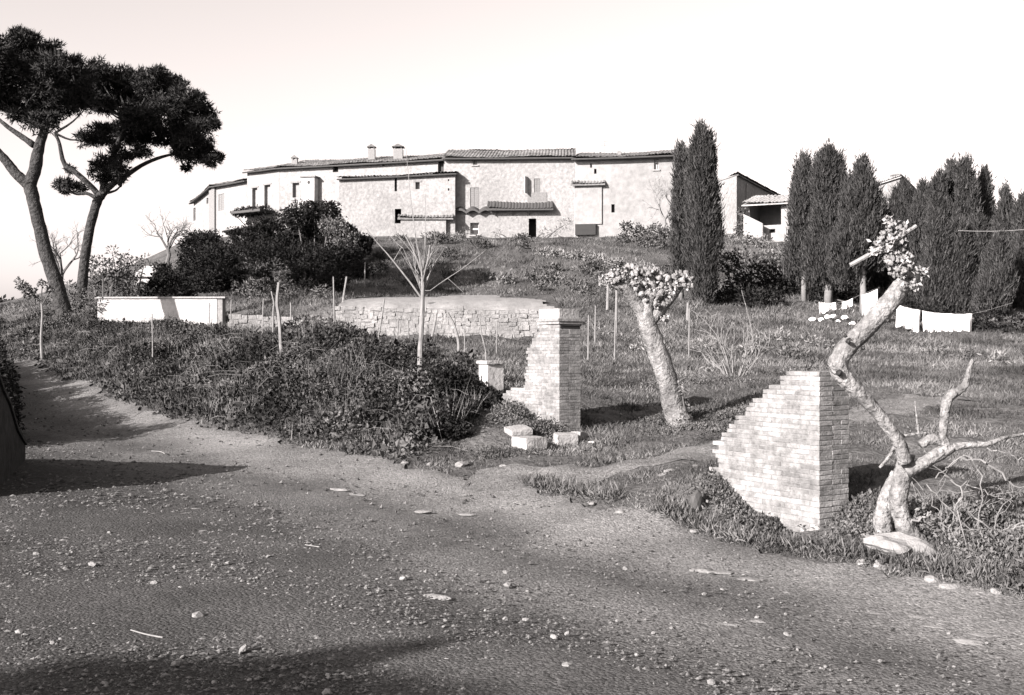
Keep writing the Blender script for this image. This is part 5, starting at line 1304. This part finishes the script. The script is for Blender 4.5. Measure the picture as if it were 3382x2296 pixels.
fq = [np.stack([i, i + 1, i + n + 1, i + n], -1), np.stack([i + 2 * n, i + 3 * n, i + 3 * n + 1, i + 2 * n + 1], -1), np.stack([i + n, i + n + 1, i + 3 * n + 1, i + 3 * n], -1), A([[n - 1, 3 * n - 1, 4 * n - 1, 2 * n - 1], [0, n, 3 * n, 2 * n]])]
M_DSTONE = mat('shade_dark_stone', 0.03, 0.4, 4, 0.95, 0.04, 9, spec=0.05)  # stone darkened so its colour carries the wall's own shade
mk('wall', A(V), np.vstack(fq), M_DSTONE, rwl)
cp = []
for (s0, z0), (s1, z1) in zip(prof[:-1], prof[1:]):
    m_ = max(1, int(np.hypot((s1 - s0) * 5.3, z1 - z0) / 0.3))
    for k_ in range(m_):
        a = s0 + (s1 - s0) * k_ / m_; b = s0 + (s1 - s0) * (k_ + 0.94) / m_; za_ = z0 + (z1 - z0) * k_ / m_; zb_ = z0 + (z1 - z0) * (k_ + 0.94) / m_
        qa = B0 + dB * a - nb * 0.03; qb = B0 + dB * b - nb * 0.03
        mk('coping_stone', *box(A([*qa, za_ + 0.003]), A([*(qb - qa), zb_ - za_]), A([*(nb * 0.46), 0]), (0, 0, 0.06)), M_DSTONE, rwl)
# tree behind the camera whose branches shade the near gravel
cl = []
for px, py, rad in ((1430, 2132, 0.05), (1330, 2146, 0.09), (1210, 2165, 0.12), (1090, 2186, 0.15), (960, 2206, 0.17), (830, 2226, 0.18), (700, 2246, 0.2), (520, 2290, 0.28), (350, 2300, 0.3), (150, 2290, 0.3), (-40, 2290, 0.3), (1000, 2310, 0.22), (1250, 2305, 0.18), (780, 2330, 0.3), (300, 2340, 0.4), (1450, 2320, 0.12), (0, 2330, 0.4)):
    q = A([*road_pt(px, py), 0.0]); cl.append((q + SD * 20.0, (rad * 1.3, rad * 1.3, rad)))
cc = np.mean([c for c, _ in cl], axis=0); bb_ = A([cc[0] - 1.0, cc[1] - 0.5, gz(cc[0] - 1, cc[1] - 0.5)])
sd = thing('roadside_tree', 'roadside tree behind the viewpoint shading the near gravel', 'tree', bb_)
mk('crown', *clump_leaves(cl, 2600, 0.14, 0.04, rg, out=0.6, lo=0.2), M_PINE, sd)
mk('trunk', *tube(*smooth_path([bb_ - A([0, 0, 0.1]), bb_ + A([-0.2, 0, 3.0]), A([bb_[0], bb_[1], cc[2] - 1.0])], [0.25, 0.2, 0.12], 10), 8), M_BARK, sd)
fork = A([bb_[0], bb_[1], cc[2] - 1.05])
mk('branches', *cat_geo([tube(*smooth_path([fork, (fork + c) / 2 + A([0, 0, 0.2]), c], [0.05, 0.03, 0.01], 6), 5) for c, _ in cl]), M_BARK, sd)

# ------------------------------------------------------------------ grass, weeds, gravel, loose stones
def fan(n, d0, d1, r, half=0.52, expo=1.0):
    D = np.exp(r.uniform(math.log(d0), math.log(d1), n)); x = D * r.uniform(-half, half, n); return x, D
x, y = fan(800000, 7.5, 72, rg, 0.66)
es = edge_side(x, y); k = es > 0.02
inlawn = (x > tx[0]) & (x < tx[-1]) & (y > 42.7) & (y < 49)
patch = np.sin(x * 0.9 + 2 * np.sin(y * 0.5)) * np.sin(y * 0.7 + 1.4 * np.sin(x * 0.6)) + 0.5 * np.sin(x * 2.7 + y * 1.9)
k &= ~inlawn & (rg.random(len(x)) < np.clip(0.8 + 0.35 * patch, 0.25, 1))
# bare trodden path between the piers
pth = A([[-0.6, 15.2], [0.8, 15.0], [2.0, 15.3], [3.3, 16.2], [4.8, 17.8], [6.6, 19.6], [8.5, 21.2]]); 
dm = np.full(x.shape, 9.0)
for a, b in zip(pth[:-1], pth[1:]):
    dd = b - a; t = np.clip(((x - a[0]) * dd[0] + (y - a[1]) * dd[1]) / (dd @ dd), 0, 1); dm = np.minimum(dm, np.hypot(x - a[0] - t * dd[0], y - a[1] - t * dd[1]))
k &= (dm > 0.6) | (rg.random(len(x)) < 0.06)
x, y, patch, es = x[k], y[k], patch[k], es[k]
z = np.concatenate([G(x[j:j + 4000], y[j:j + 4000]) for j in range(0, len(x), 4000)])
n = len(x); sc = np.clip(y / 14, 0.8, 2.6)
Lh = (0.035 + 0.055 * rg.random(n) + 0.05 * np.clip(patch, 0, 1)) * sc
top_ = rg.normal(0, 0.5, (n, 3)) * A([1, 1, 0.2]) + A([0, 0, 0.75])
side = unit(np.stack([rg.normal(size=n), rg.normal(size=n), np.zeros(n)], -1)) * (0.007 * sc * rg.uniform(0.7, 1.6, n))[:, None]
B = np.stack([x, y, z - 0.02], -1)
V = np.stack([B - side, B + side, B + top_ * Lh[:, None]], 1).reshape(-1, 3)
tag(mk('grass', V, np.arange(3 * n).reshape(n, 3), M_GRASS, origin=(2, 14, 0.3)), 'rough winter grass over the garden and slope', 'grass', kind='stuff')

# worn dirt track through the gateway
TP, TS = resample(pth, 0.12)
for _ in range(40): TP[1:-1] = (TP[:-2] + 2 * TP[1:-1] + TP[2:]) / 4
tn = unit(np.gradient(TP, axis=0)); tn = np.stack([-tn[:, 1], tn[:, 0]], -1); tv = np.linspace(-1, 1, 13)
hw_ = 0.62 + 0.10 * np.sin(TS * 2.3) + 0.07 * np.sin(TS * 5.1) + 0.05 * rg.normal(size=len(TS))
TQ = TP[:, None, :] + tn[:, None, :] * (hw_[:, None] * tv[None, :])[:, :, None]
TZ_ = G(TQ[..., 0], TQ[..., 1]); lum_ = 0.05 * (np.sin(TQ[..., 0] * 2.1 + 1.3 * np.sin(TQ[..., 1] * 1.7)) * np.sin(TQ[..., 1] * 2.4 + 1.1 * np.sin(TQ[..., 0] * 1.2)) + 0.6 * np.sin(TQ[..., 0] * 5.3 + TQ[..., 1] * 3.1) * np.sin(TQ[..., 1] * 4.7 - TQ[..., 0] * 2.2))
TZ_ = TZ_ + lum_ * np.clip(edge_side(TQ[..., 0], TQ[..., 1]) / 0.8, 0, 1) + 0.014 * (1 - tv[None, :] ** 2 * 1.1) - 0.02 * np.exp(-((np.abs(tv[None, :]) - 0.55) / 0.2) ** 2) * 0.4 + 0.006
a_, b_ = TQ.shape[:2]; ii, jj = np.meshgrid(np.arange(a_ - 1), np.arange(b_ - 1), indexing='ij'); k = ii * b_ + jj
tag(mk('dirt_path', np.concatenate([TQ, TZ_[..., None]], -1).reshape(-1, 3), np.stack([k, k + 1, k + b_ + 1, k + b_], -1).reshape(-1, 4), M_ROAD, smooth=True, attr={'tone': np.full(a_ * b_, 1.8) + 0.15 * rg.normal(size=a_ * b_)}), kind='structure')

# leafy weeds around the twisted tree and the pier feet
FB = GP(2955, 1862)
def weeds(n, centre, rad, hgt, r, L=0.045):
    a = r.random(n) * 6.28; q = np.abs(r.normal(0, 0.55, n)); x = centre[0] + np.cos(a) * q * rad[0]; y = centre[1] + np.sin(a) * q * rad[1]
    k = (edge_side(x, y) > 0.05) & (np.hypot(x - FB[0], (y - FB[1]) * 0.7) > 0.5); x, y = x[k], y[k]; z = G(x, y)
    h = hgt * (0.5 + 0.5 * np.sin(x * 5 + 2 * np.sin(y * 4))) * r.random(len(x)) ** 0.7 * 0.75 + 0.01
    return leafgeo(np.stack([x, y, z + h], -1), r.normal(size=(len(x), 3)) + A([0, 0, 0.6]), L * r.uniform(0.6, 1.4, len(x)), L * 0.3 * r.uniform(0.6, 1.4, len(x)), r)
wg = []
for (px, py), rad, h, n in (((3150, 1760), (1.1, 1.3), 0.28, 12000), ((3300, 1850), (0.9, 1.0), 0.32, 13000), ((2900, 1700), (0.45, 0.7), 0.2, 5000), ((2480, 1690), (0.5, 0.55), 0.18, 2200), ((2560, 1770), (0.35, 0.3), 0.14, 1200), ((2380, 1610), (0.35, 0.4), 0.16, 1200), ((2760, 1740), (0.3, 0.3), 0.15, 2500),
                            ((1790, 1440), (0.35, 0.3), 0.3, 3500), ((1690, 1380), (0.4, 0.4), 0.25, 3000), ((2270, 1430), (0.7, 0.6), 0.15, 3500), ((1700, 1500), (0.5, 0.4), 0.1, 2000), ((2250, 1390), (0.9, 0.8), 0.2, 3500), ((2450, 1380), (1.2, 0.8), 0.2, 4000), ((2330, 1270), (1.5, 1.0), 0.22, 4000)):
    p = GP(px, py); wg.append(weeds(n, p, rad, h, rg))
iv_ = np.where((dxp > 1700) & (ED[:, 1] > 7) & (ED[:, 1] < 16))[0]; n = 7000; i_ = rg.choice(iv_, n); o_ = 0.08 + np.abs(rg.normal(0, 0.16, n))
x, y = ED[i_, 0] + en[i_, 0] * o_, ED[i_, 1] + en[i_, 1] * o_; kk = np.sin(x * 3.1 + 1.5 * np.sin(y * 2.2)) + 0.6 * np.sin(x * 7 + y) > -0.5; x, y = x[kk], y[kk]; n = len(x)
wg.append(leafgeo(np.stack([x, y, G(x, y) + 0.05 * rg.random(n)], -1), rg.normal(size=(n, 3)) * 0.6 + A([0, 0, 1.0]), 0.12 * rg.uniform(0.4, 1.4, n), 0.007, rg))
tag(mk('weeds', *cat_geo(wg), M_BUSH, origin=GP(3150, 1760)), 'low leafy weeds round the piers and the twisted tree', 'weeds', kind='stuff')

OCT = A([[1, 0, 0], [-1, 0, 0], [0, 1, 0], [0, -1, 0], [0, 0, 1], [0, 0, -0.6]]); OF = A([[0, 2, 4], [2, 1, 4], [1, 3, 4], [3, 0, 4], [2, 0, 5], [1, 2, 5], [3, 1, 5], [0, 3, 5]])
def road_height(x, y): return np.concatenate([G(x[j:j + 4000], y[j:j + 4000]) for j in range(0, len(x), 4000)])
x, y = fan(62000, 5.6, 26, rg); es = edge_side(x, y)
k = (es < 0.25) & (rg.random(len(x)) < np.clip(0.25 + np.clip(-es - 2.2, 0, 3) * 0.35, 0.12, 1)) & ~((y > 15) & (es < -7)); x, y = x[k], y[k]; n = len(x)
s = 0.0045 + 0.007 * rg.random(n) ** 3 * 2.2; s = s * np.clip(y / 9, 0.9, 1.8)
V = OCT[None] * (1 + 0.35 * rg.normal(size=(n, 6, 3))) * (s[:, None, None] * A([1.2, 1.0, 0.7])) + np.stack([x, y, road_height(x, y) + 0.006], -1)[:, None, :]
tag(mk('gravel', V.reshape(-1, 3), (OF[None] + 6 * np.arange(n)[:, None, None]).reshape(-1, 3), M_GRAV, origin=(0, 8, 0)), 'fine loose gravel strewn over the road', 'gravel', kind='stuff')

RK = []
for v in range(8):
    V, Fs = rock_geo(rg, 1.0, 0.8, 0.55, 1); o = mk('loose_stone', V, Fs, M_PEB if v % 4 else M_STONE); RK.append(o.data); bpy.data.objects.remove(o)
def pebble(px, py, s, label='pebble-sized stone lying loose on the gravel road', group='pebbles on the gravel road'):
    p = road_pt(px, py); o = bpy.data.objects.new('loose_stone', RK[rg.integers(0, 8)]); COL.objects.link(o)
    o.location = (p[0], p[1], gz(*p) + s * 0.25); o.rotation_euler = (rg.normal(0, 0.2), rg.normal(0, 0.2), rg.random() * 6.28); o.scale = (s, s * rg.uniform(0.7, 1.1), s * rg.uniform(0.7, 1.1))
    tag(o, label, 'stone', group)
for px, py, w in ((307, 1871, 40), (511, 1931, 38), (576, 1877, 26), (593, 1948, 32), (497, 1880, 24), (656, 2044, 62), (801, 2152, 60), (579, 2198, 50), (704, 1871, 30), (886, 1840, 26), (1330, 1911, 36), (1671, 1888, 34), (1677, 1934, 44), (1830, 2104, 34), (1873, 2203, 60), (1472, 2178, 28), (2327, 1962, 34), (1405, 1917, 16), (360, 1770, 28), (120, 1838, 26), (215, 2284, 26), (690, 2175, 30), (880, 1948, 20), (1245, 1470 + 440, 14), (1040, 2030, 18), (1710, 1870, 20), (2065, 1870, 26)):
    pebble(px, py, w / F * road_pt(px, py)[1] / 2, 'larger fist-sized stone lying loose on the gravel road', 'fist-sized stones on the gravel road')
for k_ in range(190):
    py = 1650 + 640 * rg.random() ** 0.8; px = rg.uniform(0, 3382)
    p = road_pt(px, py)
    if edge_side(A(p[0]), A(p[1])) > -0.4: continue
    pebble(px, py, rg.uniform(0.012, 0.026) * (1 if rg.random() < 0.85 else 1.5))
for px, py, w, d, rz_ in ((455, 1758, 0.20, 0.10, 0.2), (400, 1762, 0.11, 0.06, 0.6), (610, 1700, 0.16, 0.07, 0.7), (645, 1682, 0.10, 0.05, 0.3), (670, 1757, 0.08, 0.04, 0.1), (1445, 1965, 0.14, 0.05, -0.4), (2380, 1880, 0.15, 0.07, -0.3), (2310, 1875, 0.10, 0.05, -0.2), (2480, 1905, 0.14, 0.06, -0.4), (2600, 1950, 0.14, 0.04, -0.5), (3030, 2035, 0.15, 0.05, -0.6), (3080, 2060, 0.10, 0.04, -0.6), (3250, 2090, 0.12, 0.06, -0.4), (3200, 2110, 0.14, 0.05, -0.4), (2400, 2055, 0.16, 0.05, -0.3), (2500, 2045, 0.10, 0.04, -0.3), (2900, 2020, 0.10, 0.04, -0.5), (1120, 1610, 0.16, 0.06, -0.4), (1180, 1625, 0.14, 0.05, -0.3), (1400, 1680, 0.13, 0.05, -0.3), (1540, 1690, 0.15, 0.06, -0.3), (1090, 1650, 0.12, 0.05, -0.2)):
    p = road_pt(px, py); V, Fs = rock_geo(rg, w, d, 0.022, 2); V = rot(V, rz_)
    tag(mk('flat_stone', V + A([p[0], p[1], gz(*p) - 0.006]), Fs, M_FLAT, origin=(p[0], p[1], gz(*p) - 0.02)), 'flat pale stone bedded level in the gravel road', 'stone', 'flat stones bedded in the road')
for label, pts, w in (('straight pale stick lying on the near gravel', [(432, 2087), (480, 2100), (538, 2113)], 0.006), ('short dark stick lying at the tip of the conifer shadow', [(500, 1485), (530, 1487), (545, 1494)], 0.008), ('thin pale straw lying on the lighter wheel track', [(1545, 1605), (1560, 1585)], 0.004), ('pale stick half buried beside the stone slabs in the road', [(1008, 1800), (1055, 1806)], 0.005)):
    P = [A([*road_pt(a, b), 0]) for a, b in pts]
    for q in P: q[2] = gz(q[0], q[1]) + 0.015
    tag(mk('stick', *tube(*smooth_path(P, [w] * len(P), 6), 6), M_TWIG, origin=P[0]), label, 'stick')
for o in bpy.data.objects:
    if '_w' in o: del o['_w']
